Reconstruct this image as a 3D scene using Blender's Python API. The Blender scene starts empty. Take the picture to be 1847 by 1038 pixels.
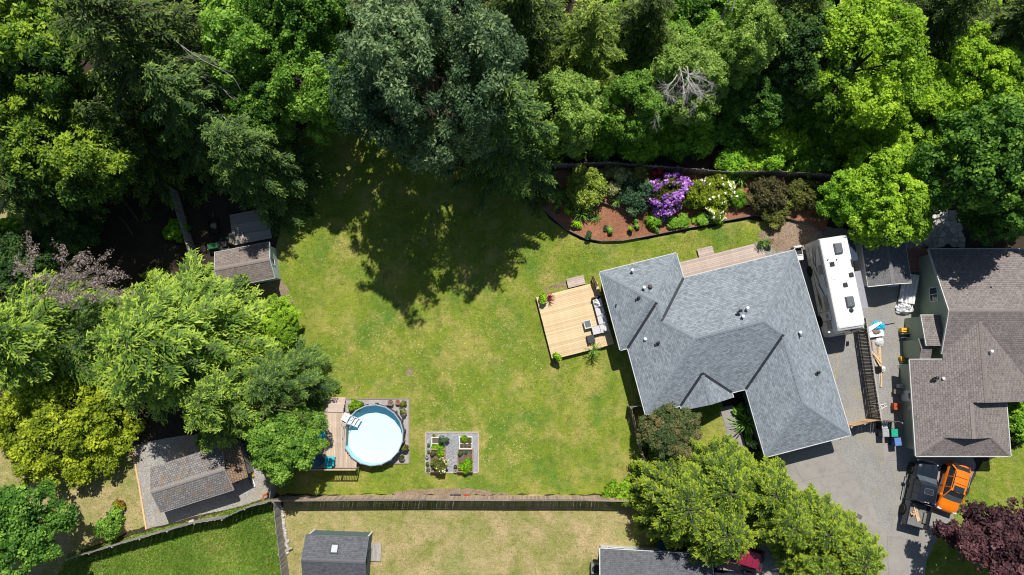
import bpy, bmesh, math, random
import numpy as np
from mathutils import Vector, Matrix
R = math.radians
sc = bpy.context.scene
col = sc.collection
# ------------------------------------------------------------------ camera
CAM_H, PITCH, FPX, CX, CY = 60.0, R(6.5), 1231.0, 923.5, 519.0
cam = bpy.data.cameras.new('camera'); cam.sensor_width = 36; cam.lens = FPX*36/1847
cam.clip_start = 0.5; cam.clip_end = 2000
camo = bpy.data.objects.new('camera', cam); col.objects.link(camo)
camo.location = (0, 0, CAM_H); camo.rotation_euler = (PITCH, 0, 0)
sc.camera = camo
# ------------------------------------------------------------------ sky and sun
SUN_EL, SUN_AZ = R(57), R(9)           # azimuth east of +Y (north, top of picture)
w = bpy.data.worlds.new('World'); sc.world = w; w.use_nodes = True
sky = w.node_tree.nodes.new('ShaderNodeTexSky'); sky.sky_type = 'NISHITA'; sky.sun_disc = False
sky.sun_elevation = SUN_EL; sky.sun_rotation = SUN_AZ; sky.air_density = 1.0; sky.dust_density = 0.6
bg = w.node_tree.nodes['Background']; bg.inputs[1].default_value = 0.07
w.node_tree.links.new(sky.outputs[0], bg.inputs[0])
sun = bpy.data.lights.new('sun', 'SUN'); sun.energy = 5.0; sun.angle = R(0.53); sun.color = (1, 0.955, 0.88)
suno = bpy.data.objects.new('sun', sun); col.objects.link(suno); suno.location = (0, 40, 90)
d = Vector((math.sin(SUN_AZ)*math.cos(SUN_EL), math.cos(SUN_AZ)*math.cos(SUN_EL), math.sin(SUN_EL)))
suno.rotation_euler = d.to_track_quat('Z', 'Y').to_euler()
vs = sc.view_settings; vs.view_transform = 'Standard'; vs.look = 'None'; vs.gamma = 1; vs.exposure = 0.18
vs.use_curve_mapping = False
try: sc.cycles.filter_width = 1.1
except Exception: pass
# ------------------------------------------------------------------ helpers
def W(px, py, z=0.0):
    """point at height z seen at photo pixel px,py"""
    x, y, zz = (px-CX)/FPX, -(py-CY)/FPX, -1.0
    c, s = math.cos(PITCH), math.sin(PITCH)
    y, zz = c*y-s*zz, s*y+c*zz
    t = (z-CAM_H)/zz
    return Vector((x*t, y*t, z))
def tag(o, label=None, cat=None, group=None, kind=None):
    if label: o['label'] = label
    if cat: o['category'] = cat
    if group: o['group'] = group
    if kind: o['kind'] = kind
    return o
def thing(name, label, cat, loc=(0, 0, 0), rz=0.0, group=None):
    o = bpy.data.objects.new(name, None); col.objects.link(o); o.empty_display_size = 0.3
    o.location = loc; o.rotation_euler = (0, 0, rz)
    return tag(o, label, cat, group)
class MB:
    def __init__(s): s.v = []; s.f = []; s.uv = []; s.m = []
    def face(s, pts, uv=None, m=0):
        i = len(s.v); s.v += [tuple(p) for p in pts]; s.f.append(tuple(range(i, i+len(pts)))); s.uv.append(uv); s.m.append(m)
        return s
    def poly(s, verts, faces, m=0):
        i = len(s.v); s.v += [tuple(p) for p in verts]
        for f in faces: s.f.append(tuple(k+i for k in f)); s.uv.append(None); s.m.append(m)
        return s
    def box(s, c, d, rz=0, m=0, top=(1, 1), M=None):
        """box centred at c with size d; top = shrink of the upper face"""
        x, y, z = d[0]/2, d[1]/2, d[2]/2; a, b = math.cos(rz), math.sin(rz); V = []
        for sz, (tx, ty) in ((-1, (1, 1)), (1, top)):
            for sx, sy in ((-1, -1), (1, -1), (1, 1), (-1, 1)):
                p = Vector((sx*x*tx, sy*y*ty, sz*z))
                if M is not None: p = M @ p
                V.append((c[0]+a*p.x-b*p.y, c[1]+b*p.x+a*p.y, c[2]+p.z))
        return s.poly(V, [(3, 2, 1, 0), (4, 5, 6, 7), (0, 1, 5, 4), (1, 2, 6, 5), (2, 3, 7, 6), (3, 0, 4, 7)], m)
    def prism(s, pts, z0, z1, m=0):
        n = len(pts)
        if sum(pts[i][0]*pts[(i+1) % n][1]-pts[(i+1) % n][0]*pts[i][1] for i in range(n)) < 0: pts = pts[::-1]
        V = [(p[0], p[1], z0) for p in pts]+[(p[0], p[1], z1) for p in pts]
        F = [tuple(range(n))[::-1], tuple(range(n, 2*n))]+[(i, (i+1) % n, n+(i+1) % n, n+i) for i in range(n)]
        return s.poly(V, F, m)
    def beam(s, a, b, w, h, m=0, up=(0, 0, 1)):
        a, b = Vector(a), Vector(b); d = (b-a).normalized(); u = Vector(up)
        if abs(d.dot(u)) > .98: u = Vector((1, 0, 0))
        sd = d.cross(u).normalized(); u = sd.cross(d)
        V = [p+sd*sx*w/2+u*su*h/2 for p in (a, b) for sx, su in ((-1, -1), (1, -1), (1, 1), (-1, 1))]
        return s.poly(V, [(0, 1, 2, 3), (7, 6, 5, 4), (0, 4, 5, 1), (1, 5, 6, 2), (2, 6, 7, 3), (3, 7, 4, 0)], m)
    def tube(s, path, r, n=8, m=0, cap=True):
        P = [Vector(p) for p in path]; k = len(P); rs = r if isinstance(r, (list, tuple)) else [r]*k; V = []; pu = None
        for i in range(k):
            d = (P[min(i+1, k-1)]-P[max(i-1, 0)]).normalized()
            u = Vector((0, 0, 1)) if abs(d.z) < .9 else Vector((1, 0, 0))
            if pu is not None and (pu-d*pu.dot(d)).length > .1: u = pu
            a = (u-d*u.dot(d)).normalized(); pu = a; b = d.cross(a)
            V += [P[i]+(a*math.cos(2*math.pi*j/n)+b*math.sin(2*math.pi*j/n))*rs[i] for j in range(n)]
        F = [(i*n+j, i*n+(j+1) % n, (i+1)*n+(j+1) % n, (i+1)*n+j) for i in range(k-1) for j in range(n)]
        if cap: F += [tuple(range(n))[::-1], tuple(range((k-1)*n, k*n))]
        return s.poly(V, F, m)
    def lathe(s, prof, n=20, c=(0, 0, 0), m=0, cap=True):
        V = [(c[0]+r*math.cos(2*math.pi*j/n), c[1]+r*math.sin(2*math.pi*j/n), c[2]+z) for r, z in prof for j in range(n)]; k = len(prof)
        F = [(i*n+j, i*n+(j+1) % n, (i+1)*n+(j+1) % n, (i+1)*n+j) for i in range(k-1) for j in range(n)]
        if cap: F += [tuple(range(n))[::-1], tuple(range((k-1)*n, k*n))]
        return s.poly(V, F, m)
    def rings(s, rings, m=0, cap=True):
        n = len(rings[0]); V = [p for r in rings for p in r]; k = len(rings)
        F = [(i*n+j, i*n+(j+1) % n, (i+1)*n+(j+1) % n, (i+1)*n+j) for i in range(k-1) for j in range(n)]
        if cap: F += [tuple(range(n))[::-1], tuple(range((k-1)*n, k*n))]
        return s.poly(V, F, m)
    def ball(s, c, r, n=10, k=6, m=0, jit=0, rnd=None):
        r = r if isinstance(r, (tuple, list)) else (r, r, r); V = []
        for i in range(k+1):
            t = math.pi*i/k
            for j in range(n):
                q = 1+(rnd.uniform(-jit, jit) if rnd else 0)
                V.append((c[0]+r[0]*q*math.sin(t)*math.cos(2*math.pi*j/n), c[1]+r[1]*q*math.sin(t)*math.sin(2*math.pi*j/n), c[2]+r[2]*math.cos(t)*q))
        return s.poly(V, [(i*n+j, (i+1)*n+j, (i+1)*n+(j+1) % n, i*n+(j+1) % n) for i in range(k) for j in range(n)], m)
    def mesh(s, name, mats, smooth=False, bevel=0, weld=False):
        me = bpy.data.meshes.new(name); me.from_pydata(s.v, [], s.f)
        for mm in (mats if isinstance(mats, (list, tuple)) else [mats]): me.materials.append(mm)
        me.polygons.foreach_set('material_index', s.m)
        if any(u is not None for u in s.uv):
            ul = me.uv_layers.new(name='UVMap').data; li = 0
            for f, u in zip(s.f, s.uv):
                for k in range(len(f)):
                    if u: ul[li].uv = u[k]
                    li += 1
        if weld or bevel:
            bm = bmesh.new(); bm.from_mesh(me); bmesh.ops.remove_doubles(bm, verts=bm.verts, dist=1e-4)
            if bevel: bmesh.ops.bevel(bm, geom=[e for e in bm.edges if len(e.link_faces) == 2 and e.calc_face_angle(0) > .4], offset=bevel, segments=2, profile=.6, affect='EDGES')
            bm.to_mesh(me); bm.free()
        if smooth:
            me.polygons.foreach_set('use_smooth', [True]*len(me.polygons))
        me.update()
        return me
    def build(s, name, mats, parent=None, loc=None, rz=0, smooth=False, bevel=0, weld=False):
        o = bpy.data.objects.new(name, s.mesh(name, mats, smooth, bevel, weld)); col.objects.link(o)
        if parent: o.parent = parent
        if loc is not None: o.location = loc
        if rz: o.rotation_euler = (0, 0, rz)
        return o
def place(name, me, parent=None, loc=(0, 0, 0), rot=(0, 0, 0), scale=(1, 1, 1), mat=None):
    o = bpy.data.objects.new(name, me); col.objects.link(o); o.parent = parent
    o.location = loc; o.rotation_euler = rot; o.scale = scale
    if mat: o.material_slots[0].link = 'OBJECT'; o.material_slots[0].material = mat
    return o
def copy_tree(o, parent=None):
    c = o.copy(); col.objects.link(c); c.parent = parent
    for ch in o.children: copy_tree(ch, c)
    return c
# ------------------------------------------------------------------ materials
class NT:
    def __init__(s, name):
        s.mat = bpy.data.materials.new(name); s.mat.use_nodes = True; s.t = s.mat.node_tree; s.n = s.t.nodes
        s.b = s.n['Principled BSDF']; s.out = s.n['Material Output']
    def node(s, t, **kw):
        n = s.n.new(t)
        for k, v in kw.items(): setattr(n, k, v)
        return n
    def link(s, a, b): s.t.links.new(a, b)
    def coords(s, kind='Object', scale=(1, 1, 1), rot=(0, 0, 0)):
        tc = s.node('ShaderNodeTexCoord'); mp = s.node('ShaderNodeMapping')
        mp.inputs['Scale'].default_value = scale; mp.inputs['Rotation'].default_value = rot
        s.link(tc.outputs[kind], mp.inputs[0]); return mp.outputs[0]
    def noise(s, vec, scale, detail=4, rough=.55, lo=.35, hi=.65, dist=0):
        n = s.node('ShaderNodeTexNoise'); n.inputs['Scale'].default_value = scale; n.inputs['Detail'].default_value = detail
        n.inputs['Roughness'].default_value = rough; n.inputs['Distortion'].default_value = dist; s.link(vec, n.inputs['Vector'])
        r = s.node('ShaderNodeMapRange'); r.inputs[1].default_value = lo; r.inputs[2].default_value = hi; s.link(n.outputs[0], r.inputs[0])
        return r.outputs[0]
    def mix(s, fac, a, b, blend='MIX'):
        m = s.node('ShaderNodeMix', data_type='RGBA', blend_type=blend)
        for i, x in ((0, fac), (6, a), (7, b)):
            if hasattr(x, 'links'): s.link(x, m.inputs[i])
            elif isinstance(x, (int, float)): m.inputs[i].default_value = x
            else: m.inputs[i].default_value = (*x, 1)
        return m.outputs[2]
    def bump(s, h, strength=.3, dist=.02):
        b = s.node('ShaderNodeBump'); b.inputs['Strength'].default_value = strength; b.inputs['Distance'].default_value = dist
        s.link(h, b.inputs['Height']); s.link(b.outputs[0], s.b.inputs['Normal'])
    def col(s, c): s.link(c, s.b.inputs['Base Color'])
    def objrand(s, c, amt):
        oi = s.node('ShaderNodeObjectInfo'); r = s.node('ShaderNodeMapRange'); r.inputs[3].default_value = 1-amt; r.inputs[4].default_value = 1+amt
        s.link(oi.outputs['Random'], r.inputs[0]); h = s.node('ShaderNodeHueSaturation'); s.link(r.outputs[0], h.inputs['Value']); s.link(c, h.inputs['Color'])
        return h.outputs[0]
MATS = {}
def pm(name, c1, c2=None, scale=4, rough=.7, bump=0, metal=0, spec=.3, stretch=(1, 1, 1), rnd=0, detail=5, coord='Object', lo=.35, hi=.65, coat=0, fine=0):
    if name in MATS: return MATS[name]
    m = NT(name); v = m.coords(coord, stretch); c2 = c2 or tuple(x*.82 for x in c1)
    f = m.noise(v, scale, detail, lo=lo, hi=hi); c = m.mix(f, c1, c2)
    if fine:
        f2 = m.noise(v, scale*fine, 3); c = m.mix(f2, c, m.mix(1.0, c, (.72, .72, .72), 'MULTIPLY'))
    if rnd: c = m.objrand(c, rnd)
    m.col(c); m.b.inputs['Roughness'].default_value = rough; m.b.inputs['Metallic'].default_value = metal
    m.b.inputs['Specular IOR Level'].default_value = spec; m.b.inputs['Coat Weight'].default_value = coat; m.b.inputs['Coat Roughness'].default_value = .05
    if bump: m.bump(m.noise(v, scale*3, 4, lo=0, hi=1), bump, .03)
    MATS[name] = m.mat; return m.mat
def shingle(name, c1, c2, mortar, bw=.33, bh=.14, msize=.012, patch=(.8, .8, .8), stain=None, patchamt=.5, tab=.62):
    m = NT(name); tc = m.node('ShaderNodeTexCoord'); uv = tc.outputs['UV']
    b = m.node('ShaderNodeTexBrick'); b.offset = .5; b.inputs['Scale'].default_value = 1; b.inputs['Brick Width'].default_value = bw; b.inputs['Row Height'].default_value = bh
    b.inputs['Mortar Size'].default_value = msize; b.inputs['Mortar Smooth'].default_value = .2; b.inputs['Bias'].default_value = -.1
    b.inputs['Color1'].default_value = (*c1, 1); b.inputs['Color2'].default_value = (*c2, 1); b.inputs['Mortar'].default_value = (*mortar, 1)
    m.link(uv, b.inputs['Vector'])
    b2 = m.node('ShaderNodeTexBrick'); b2.offset = .37; b2.inputs['Scale'].default_value = 1; b2.inputs['Brick Width'].default_value = bw*.62; b2.inputs['Row Height'].default_value = bh; b2.inputs['Mortar Size'].default_value = 0; b2.inputs['Bias'].default_value = .35
    b2.inputs['Color1'].default_value = (tab, tab, tab, 1); b2.inputs['Color2'].default_value = (1.06, 1.06, 1.06, 1); m.link(uv, b2.inputs['Vector']); bc_ = m.mix(1.0, b.outputs['Color'], b2.outputs['Color'], 'MULTIPLY')
    f = m.noise(uv, .55, 5); c = m.mix(f, bc_, m.mix(patchamt, bc_, m.mix(1.0, bc_, patch, 'MULTIPLY')))
    f2 = m.noise(uv, 26, 3, lo=.3, hi=.7); c = m.mix(f2, c, m.mix(1.0, c, (.74, .74, .76), 'MULTIPLY'))
    if stain:
        f3 = m.noise(uv, 1.1, 6, lo=.52, hi=.68); c = m.mix(f3, c, m.mix(.6, c, stain))
    m.col(c); m.b.inputs['Roughness'].default_value = .88; m.b.inputs['Specular IOR Level'].default_value = .2
    inv = m.node('ShaderNodeMath', operation='SUBTRACT'); inv.inputs[0].default_value = 1; m.link(b.outputs['Fac'], inv.inputs[1]); m.bump(inv.outputs[0], .5, .012)
    return m.mat
def lawn_mat(name, green, lime, tan, tanlo, tanhi, dark=(.07, .11, .02), deep=(.1, .22, .035)):
    m = NT(name); v = m.coords('Object')
    c = m.mix(m.noise(v, .22, 6, .6), green, lime)
    c = m.mix(m.noise(v, .42, 7, .62, lo=tanlo, hi=tanhi, dist=.6), c, tan)
    c = m.mix(m.noise(m.coords('Object', (1, 1, 1), (0, 0, 1.1)), .31, 6, .65, lo=.5, hi=.68), c, m.mix(.75, c, deep))
    c = m.mix(m.noise(v, 1.3, 5, .65, lo=.48, hi=.7), c, m.mix(.5, c, dark))
    c = m.mix(m.noise(v, 2.1, 5, .65, lo=.52, hi=.72), c, m.mix(.5, c, tan))
    vs_ = m.coords('Object', (1.0, 3.5, 1), (0, 0, .5)); c = m.mix(m.noise(vs_, 1.6, 4, .6, lo=.45, hi=.75), c, m.mix(.35, c, dark))
    c = m.mix(m.noise(v, 9, 4, .7, lo=.35, hi=.7), c, m.mix(1.0, c, (.48, .54, .46), 'MULTIPLY'))
    c = m.mix(m.noise(v, 45, 3, .7, lo=.3, hi=.75), c, m.mix(1.0, c, (1.65, 1.6, 1.5), 'MULTIPLY'))
    m.col(c); m.b.inputs['Roughness'].default_value = .95; m.b.inputs['Specular IOR Level'].default_value = .1
    m.bump(m.noise(v, 30, 5, .7, lo=0, hi=1), .9, .06); return m.mat
LB = 1.55
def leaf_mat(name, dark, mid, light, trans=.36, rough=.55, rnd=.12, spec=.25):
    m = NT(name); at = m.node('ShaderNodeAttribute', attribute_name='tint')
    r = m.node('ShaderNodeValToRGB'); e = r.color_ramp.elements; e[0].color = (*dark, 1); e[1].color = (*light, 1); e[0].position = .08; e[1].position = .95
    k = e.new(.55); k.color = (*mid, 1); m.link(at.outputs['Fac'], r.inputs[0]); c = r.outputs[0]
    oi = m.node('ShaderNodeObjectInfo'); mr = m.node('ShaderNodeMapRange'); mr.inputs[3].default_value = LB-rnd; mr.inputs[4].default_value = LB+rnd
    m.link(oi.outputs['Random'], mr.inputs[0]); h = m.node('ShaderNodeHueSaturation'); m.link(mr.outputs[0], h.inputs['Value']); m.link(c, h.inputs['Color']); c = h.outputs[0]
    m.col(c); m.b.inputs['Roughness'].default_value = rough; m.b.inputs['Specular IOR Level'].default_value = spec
    tr = m.node('ShaderNodeBsdfTranslucent'); m.link(m.mix(1.0, c, (1.25, 1.3, .6), 'MULTIPLY'), tr.inputs[0])
    mx = m.node('ShaderNodeMixShader'); mx.inputs[0].default_value = trans
    m.link(m.b.outputs[0], mx.inputs[1]); m.link(tr.outputs[0], mx.inputs[2]); m.link(mx.outputs[0], m.out.inputs[0])
    return m.mat
GLASS = pm('window_glass', (.02, .028, .035), (.03, .04, .05), 2, rough=.06, spec=.6)
WHITE = pm('white_paint', (.8, .8, .78), (.7, .7, .69), 3, rough=.5)
BLACKP = pm('black_plastic', (.016, .016, .017), (.03, .03, .03), 6, rough=.5)
RUBBER = pm('tyre_rubber', (.018, .018, .018), (.03, .03, .03), 9, rough=.85)
STEEL = pm('grey_steel', (.42, .43, .44), (.34, .35, .36), 5, rough=.35, metal=.8)
FENCE_OLD = pm('weathered_fence_wood', (.30, .25, .2), (.2, .165, .135), 2.5, rough=.9, stretch=(6, 6, 1), rnd=.22, fine=6)
FENCE_RED = pm('cedar_fence_wood', (.56, .41, .32), (.42, .31, .25), 2.5, rough=.9, stretch=(6, 6, 1), rnd=.28, fine=6)
FENCE_DARK = pm('dark_fence_wood', (.36, .31, .28), (.25, .215, .195), 2.5, rough=.9, stretch=(6, 6, 1), rnd=.3, fine=6)
FENCE_GREY = pm('silvered_fence_wood', (.44, .41, .37), (.32, .295, .265), 2.5, rough=.9, stretch=(6, 6, 1), rnd=.2, fine=6)
DECK_NEW = pm('new_deck_wood', (.78, .6, .37), (.7, .51, .29), 1.5, rough=.7, stretch=(1, 7, 7), rnd=.13, fine=6)
DECK_OLD = pm('faded_deck_wood', (.6, .48, .41), (.48, .39, .34), 1.5, rough=.85, stretch=(1, 7, 7), rnd=.16, fine=6)
DECK_POOL = pm('pool_deck_wood', (.64, .5, .38), (.5, .39, .3), 1.5, rough=.85, stretch=(7, 1, 7), rnd=.15, fine=6)
LUMBER = pm('fresh_lumber', (.62, .44, .25), (.5, .34, .19), 2, rough=.75, stretch=(2, 6, 6), rnd=.18)
BARK = pm('bark', (.16, .125, .1), (.08, .06, .05), 3, rough=.95, stretch=(3, 3, 1), bump=.6, rnd=.2)
BARK_PALE = pm('pale_bark', (.36, .34, .31), (.25, .235, .215), 3, rough=.9, stretch=(2, 2, 1), rnd=.15)
DEADWOOD = pm('dead_twigs', (.62, .58, .54), (.46, .42, .39), 3, rough=.95)
DEADBROWN = pm('dead_brown_twigs', (.22, .18, .16), (.15, .12, .105), 3, rough=.95)
MOSSY = pm('mossy_bark', (.16, .17, .05), (.1, .1, .04), 5, rough=.95)
CONCRETE = NT('concrete'); _v = CONCRETE.coords()
_c = CONCRETE.mix(CONCRETE.noise(_v, .5, 7, .65), (.315, .295, .272), (.255, .238, .22)); _c = CONCRETE.mix(CONCRETE.noise(_v, 1.6, 8, .7, lo=.52, hi=.75), _c, (.2, .185, .172))
_c = CONCRETE.mix(CONCRETE.noise(_v, 40, 3, lo=.3, hi=.7), _c, CONCRETE.mix(1.0, _c, (.88, .88, .88), 'MULTIPLY')); CONCRETE.col(_c)
CONCRETE.b.inputs['Roughness'].default_value = .9; CONCRETE = CONCRETE.mat
def gravel_mat(name, a, b, c3, stain=(.25, .25, .12), slo=.6, shi=.85, vsc=14, lo_=.62, hi_=1.32):
    m = NT(name); v = m.coords(); c = m.mix(m.noise(v, .45, 6, .65), a, b)
    vo = m.node('ShaderNodeTexVoronoi'); vo.inputs['Scale'].default_value = vsc; m.link(v, vo.inputs['Vector'])
    r = m.node('ShaderNodeMapRange'); r.inputs[1].default_value = .0; r.inputs[2].default_value = 1; r.inputs[3].default_value = lo_; r.inputs[4].default_value = hi_; m.link(vo.outputs['Color'], r.inputs[0])
    h = m.node('ShaderNodeHueSaturation'); m.link(r.outputs[0], h.inputs['Value']); m.link(c, h.inputs['Color']); c = h.outputs[0]
    c = m.mix(m.noise(v, 60, 3, lo=.3, hi=.7), c, m.mix(1.0, c, c3, 'MULTIPLY'))
    c = m.mix(m.noise(v, .35, 7, .7, lo=slo, hi=shi), c, stain)
    m.col(c); m.b.inputs['Roughness'].default_value = .95; m.b.inputs['Specular IOR Level'].default_value = .15
    m.bump(vo.outputs['Distance'], .8, .03); return m.mat
GRAVEL = gravel_mat('grey_gravel', (.335, .328, .312), (.27, .262, .25), (.8, .8, .8), (.31, .28, .2), .5, .74, vsc=22, lo_=.74, hi_=1.24)
GRAVEL_BLUE = gravel_mat('bluish_gravel', (.36, .37, .385), (.3, .31, .325), (.8, .8, .8), (.3, .3, .3))
GRAVEL_PALE = gravel_mat('pale_gravel', (.4, .385, .36), (.33, .315, .295), (.78, .78, .78), (.3, .24, .17), .5, .7)
FLOOR = gravel_mat('forest_floor', (.075, .055, .04), (.045, .035, .026), (.6, .6, .6), (.05, .06, .02))
MULCH = gravel_mat('red_bark_mulch', (.4, .185, .105), (.31, .14, .08), (.6, .58, .55), (.2, .105, .065), .55, .8)
DIRT = gravel_mat('bare_dirt', (.34, .25, .18), (.26, .19, .135), (.75, .75, .75), (.2, .2, .08), .6, .8)
SOIL = gravel_mat('garden_soil', (.2, .14, .105), (.14, .1, .075), (.6, .6, .6))
LAWN = lawn_mat('lawn_grass', (.15, .22, .025), (.265, .3, .04), (.44, .345, .13), .46, .74, deep=(.085, .2, .03))
LAWN_DRY = lawn_mat('dry_lawn_grass', (.2, .23, .05), (.28, .29, .08), (.46, .355, .2), .34, .58, (.14, .15, .04), (.2, .25, .06))
LAWN_LONG = lawn_mat('long_field_grass', (.12, .21, .03), (.2, .26, .045), (.36, .26, .12), .47, .7)
# ================================================================== SETTING: ground sheets
rg = random.Random(5)
def rough(pts, step=.6, amp=.12):
    P = []; n = len(pts)
    for i in range(n):
        a, b = Vector(pts[i][:2]), Vector(pts[(i+1) % n][:2]); k = max(1, int((b-a).length/step))
        for j in range(k):
            p = a.lerp(b, j/k); P.append((p.x+rg.uniform(-amp, amp), p.y+rg.uniform(-amp, amp)))
    return P
def px(*pts, z=0): return [tuple(W(x, y, z)[:2]) for x, y in pts]
def sheet(name, pts, z, mat, amp=.12, step=.6, kind='structure', parent=None):
    P = rough(pts, step, amp) if amp else pts
    if sum(P[i][0]*P[(i+1) % len(P)][1]-P[(i+1) % len(P)][0]*P[i][1] for i in range(len(P))) < 0: P = P[::-1]
    o = MB().face([(x, y, z) for x, y in P]).build(name, mat, parent)
    if kind: o['kind'] = kind
    return o
g = MB().face([(-600, -600, 0), (600, -600, 0), (600, 600, 0), (-600, 600, 0)]).build('ground', FLOOR); g['kind'] = 'structure'
LAWN_POLY = px((545, 235), (640, 200), (760, 280), (950, 335), (1000, 405), (1060, 438), (1180, 430), (1340, 398), (1425, 405), (1405, 440), (1400, 480), (1300, 600), (1165, 745), (1163, 860), (1160, 892), (505, 892), (470, 870), (520, 840), (560, 640), (500, 560), (440, 545), (500, 505), (500, 440), (520, 300))
sheet('lawn', LAWN_POLY, .006, LAWN)
sheet('front_lawn', px((1170, 740), (1300, 720), (1318, 800), (1325, 840), (1250, 850), (1170, 850)), .006, LAWN)
S_LAWN = px((512, 893), (1150, 893), (1190, 960), (1200, 1120), (505, 1120))
sheet('dry_lawn', S_LAWN, .006, LAWN_DRY)
FIELD = px((505, 895), (512, 1120), (60, 1120), (125, 1000), (270, 958), (400, 925))
sheet('field', FIELD, .005, LAWN_LONG)
W_LAWN = px((-80, 760), (60, 790), (238, 800), (262, 950), (130, 998), (90, 1120), (-80, 1120))
sheet('west_lawn', W_LAWN, .004, LAWN_DRY)
sheet('clearing', px((-60, 300), (20, 310), (60, 360), (90, 400), (20, 440), (-60, 440)), .004, LAWN_DRY)
E_LAWN = px((1770, 835), (1820, 815), (1950, 720), (1960, 1120), (1640, 1120), (1668, 1020), (1705, 950), (1745, 890))
sheet('east_lawn', E_LAWN, .016, LAWN)
sheet('gravel_yard', px((1360, 440), (1440, 400), (1560, 420), (1640, 440), (1700, 600), (1760, 840), (1660, 1120), (1280, 1120), (1290, 950), (1390, 820), (1400, 600)), .008, GRAVEL, .1)
sheet('gravel_pad', px((238, 806), (300, 790), (480, 770), (505, 850), (497, 893), (430, 915), (350, 932), (264, 955)), .010, GRAVEL_PALE, .05)
sheet('bare_dirt', px((420, 540), (500, 500), (520, 520), (530, 545), (500, 560), (440, 570)), .009, DIRT, .15, .4)
for pts in [((705, 890), (740, 884), (800, 880), (860, 884), (910, 888), (930, 893), (700, 893)), ((990, 516), (1012, 510), (1045, 507), (1045, 513), (1010, 520), (980, 525)), ((730, 668), (737, 663), (745, 666), (747, 672), (740, 678), (732, 675)), ((1365, 425), (1395, 400), (1440, 398), (1480, 410), (1470, 425), (1450, 450), (1400, 455)), ((200, 908), (212, 903), (225, 910), (228, 922), (215, 935), (198, 930)), ((1760, 850), (1775, 848), (1780, 865), (1768, 885), (1756, 880))]:
    sheet('dirt_patch', px(*pts), .011, DIRT, .12, .3)
# timber edging of the gravel pad
e = MB()
for a, b in (((238, 806), (252, 880)), ((252, 880), (264, 955))):
    e.beam(W(*a, .05), W(*b, .05), .14, .12)
tag(e.build('pad_edging', LUMBER), 'tan timber edging along the west side of the gravel pad', 'edging')
# concrete: each slab is a piece of the driveway
drv = MB().face([(x, y, .012) for x, y in px((1348, 838), (1503, 800), (1560, 880), (1600, 960), (1606, 1120), (1520, 1120), (1450, 900))[::-1]]).build('driveway', GRAVEL); drv['kind'] = 'structure'
def slab(pts, z0=.013, z1=.03, sh=.02, par=drv):
    P = [Vector(p) for p in px(*pts)]; c = sum(P, Vector((0, 0)))/len(P)
    Q = [p+(c-p).normalized()*sh for p in P]
    return MB().prism([tuple(q) for q in Q], z0, z1).build('concrete_slab', CONCRETE, par)
for s in [((1348, 838), (1420, 820), (1448, 868), (1402, 880)), ((1420, 820), (1503, 800), (1534, 850), (1448, 868)), ((1402, 880), (1448, 868), (1500, 930), (1455, 945)), ((1448, 868), (1534, 850), (1570, 905), (1500, 930)),
          ((1455, 945), (1500, 930), (1545, 1000), (1500, 1020)), ((1500, 930), (1570, 905), (1598, 965), (1545, 1000)), ((1500, 1020), (1545, 1000), (1560, 1120), (1520, 1120)), ((1545, 1000), (1598, 965), (1604, 1120), (1560, 1120)),
          ((1600, 968), (1628, 900), (1700, 925), (1676, 980)), ((1628, 900), (1638, 842), (1760, 842), (1745, 880), (1700, 925)), ((1600, 968), (1676, 980), (1655, 1120), (1605, 1120)), ((1592, 800), (1620, 803), (1628, 830), (1593, 832))]: slab(s)
wk = sheet('front_path', px((1298, 736), (1322, 731), (1350, 832), (1325, 840)), .014, GRAVEL, 0)
for s in [((1298, 736), (1322, 731), (1334, 768), (1309, 772)), ((1309, 772), (1334, 768), (1345, 806), (1317, 810)), ((1317, 810), (1345, 806), (1352, 834), (1325, 840))]: slab(s, .015, .05, .015, wk)
sheet('south_driveway', px((1285, 1012), (1340, 1018), (1420, 1030), (1520, 1060), (1500, 1120), (1285, 1120)), .012, CONCRETE, .05)
sheet('planting_strip', px((1322, 731), (1345, 715), (1385, 815), (1350, 832)), .016, FLOOR, .05)
# ================================================================== BUILDINGS
SH_BLUE = shingle('blue_grey_shingles', (.31, .35, .385), (.215, .25, .28), (.175, .2, .225), .34, .15, .012, patchamt=.2)
SH_BROWN = shingle('brown_shingles', (.29, .255, .238), (.235, .207, .195), (.15, .13, .122), .3, .18, .016)
SH_TAN = shingle('tan_shed_shingles', (.3, .25, .22), (.24, .2, .18), (.12, .1, .09), .3, .15, .012)
SH_DARK = shingle('charcoal_shingles', (.16, .165, .18), (.125, .13, .145), (.08, .08, .09), .3, .14, .008)
SH_SHED = shingle('grey_shed_shingles', (.21, .205, .21), (.17, .168, .172), (.1, .1, .1), .3, .16, .01)
SH_SHAKE = shingle('old_cedar_shakes', (.33, .315, .305), (.22, .21, .2), (.1, .09, .085), .2, .19, .02, stain=(.24, .15, .09))
SH_LEAN = shingle('leaf_littered_shakes', (.33, .235, .16), (.25, .17, .11), (.09, .07, .05), .22, .2, .022, stain=(.34, .17, .06))
CAPB = pm('blue_grey_ridge', (.22, .255, .285), (.16, .19, .215), 8, rough=.9, rnd=.1)
CAPN = pm('brown_ridge', (.23, .2, .187), (.175, .152, .142), 8, rough=.9, rnd=.1)
CAPD = pm('charcoal_ridge', (.135, .14, .15), (.105, .11, .12), 8, rough=.9)
def siding(name, c):
    m = NT(name); v = m.coords('Object'); wv = m.node('ShaderNodeTexWave', wave_type='BANDS', bands_direction='Z', wave_profile='SAW'); wv.inputs['Scale'].default_value = 1.6; m.link(v, wv.inputs['Vector'])
    m.col(m.mix(m.noise(v, 1.2, 6), c, tuple(x*.84 for x in c))); m.b.inputs['Roughness'].default_value = .7; m.bump(wv.outputs['Fac'], .6, .02); return m.mat
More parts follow.
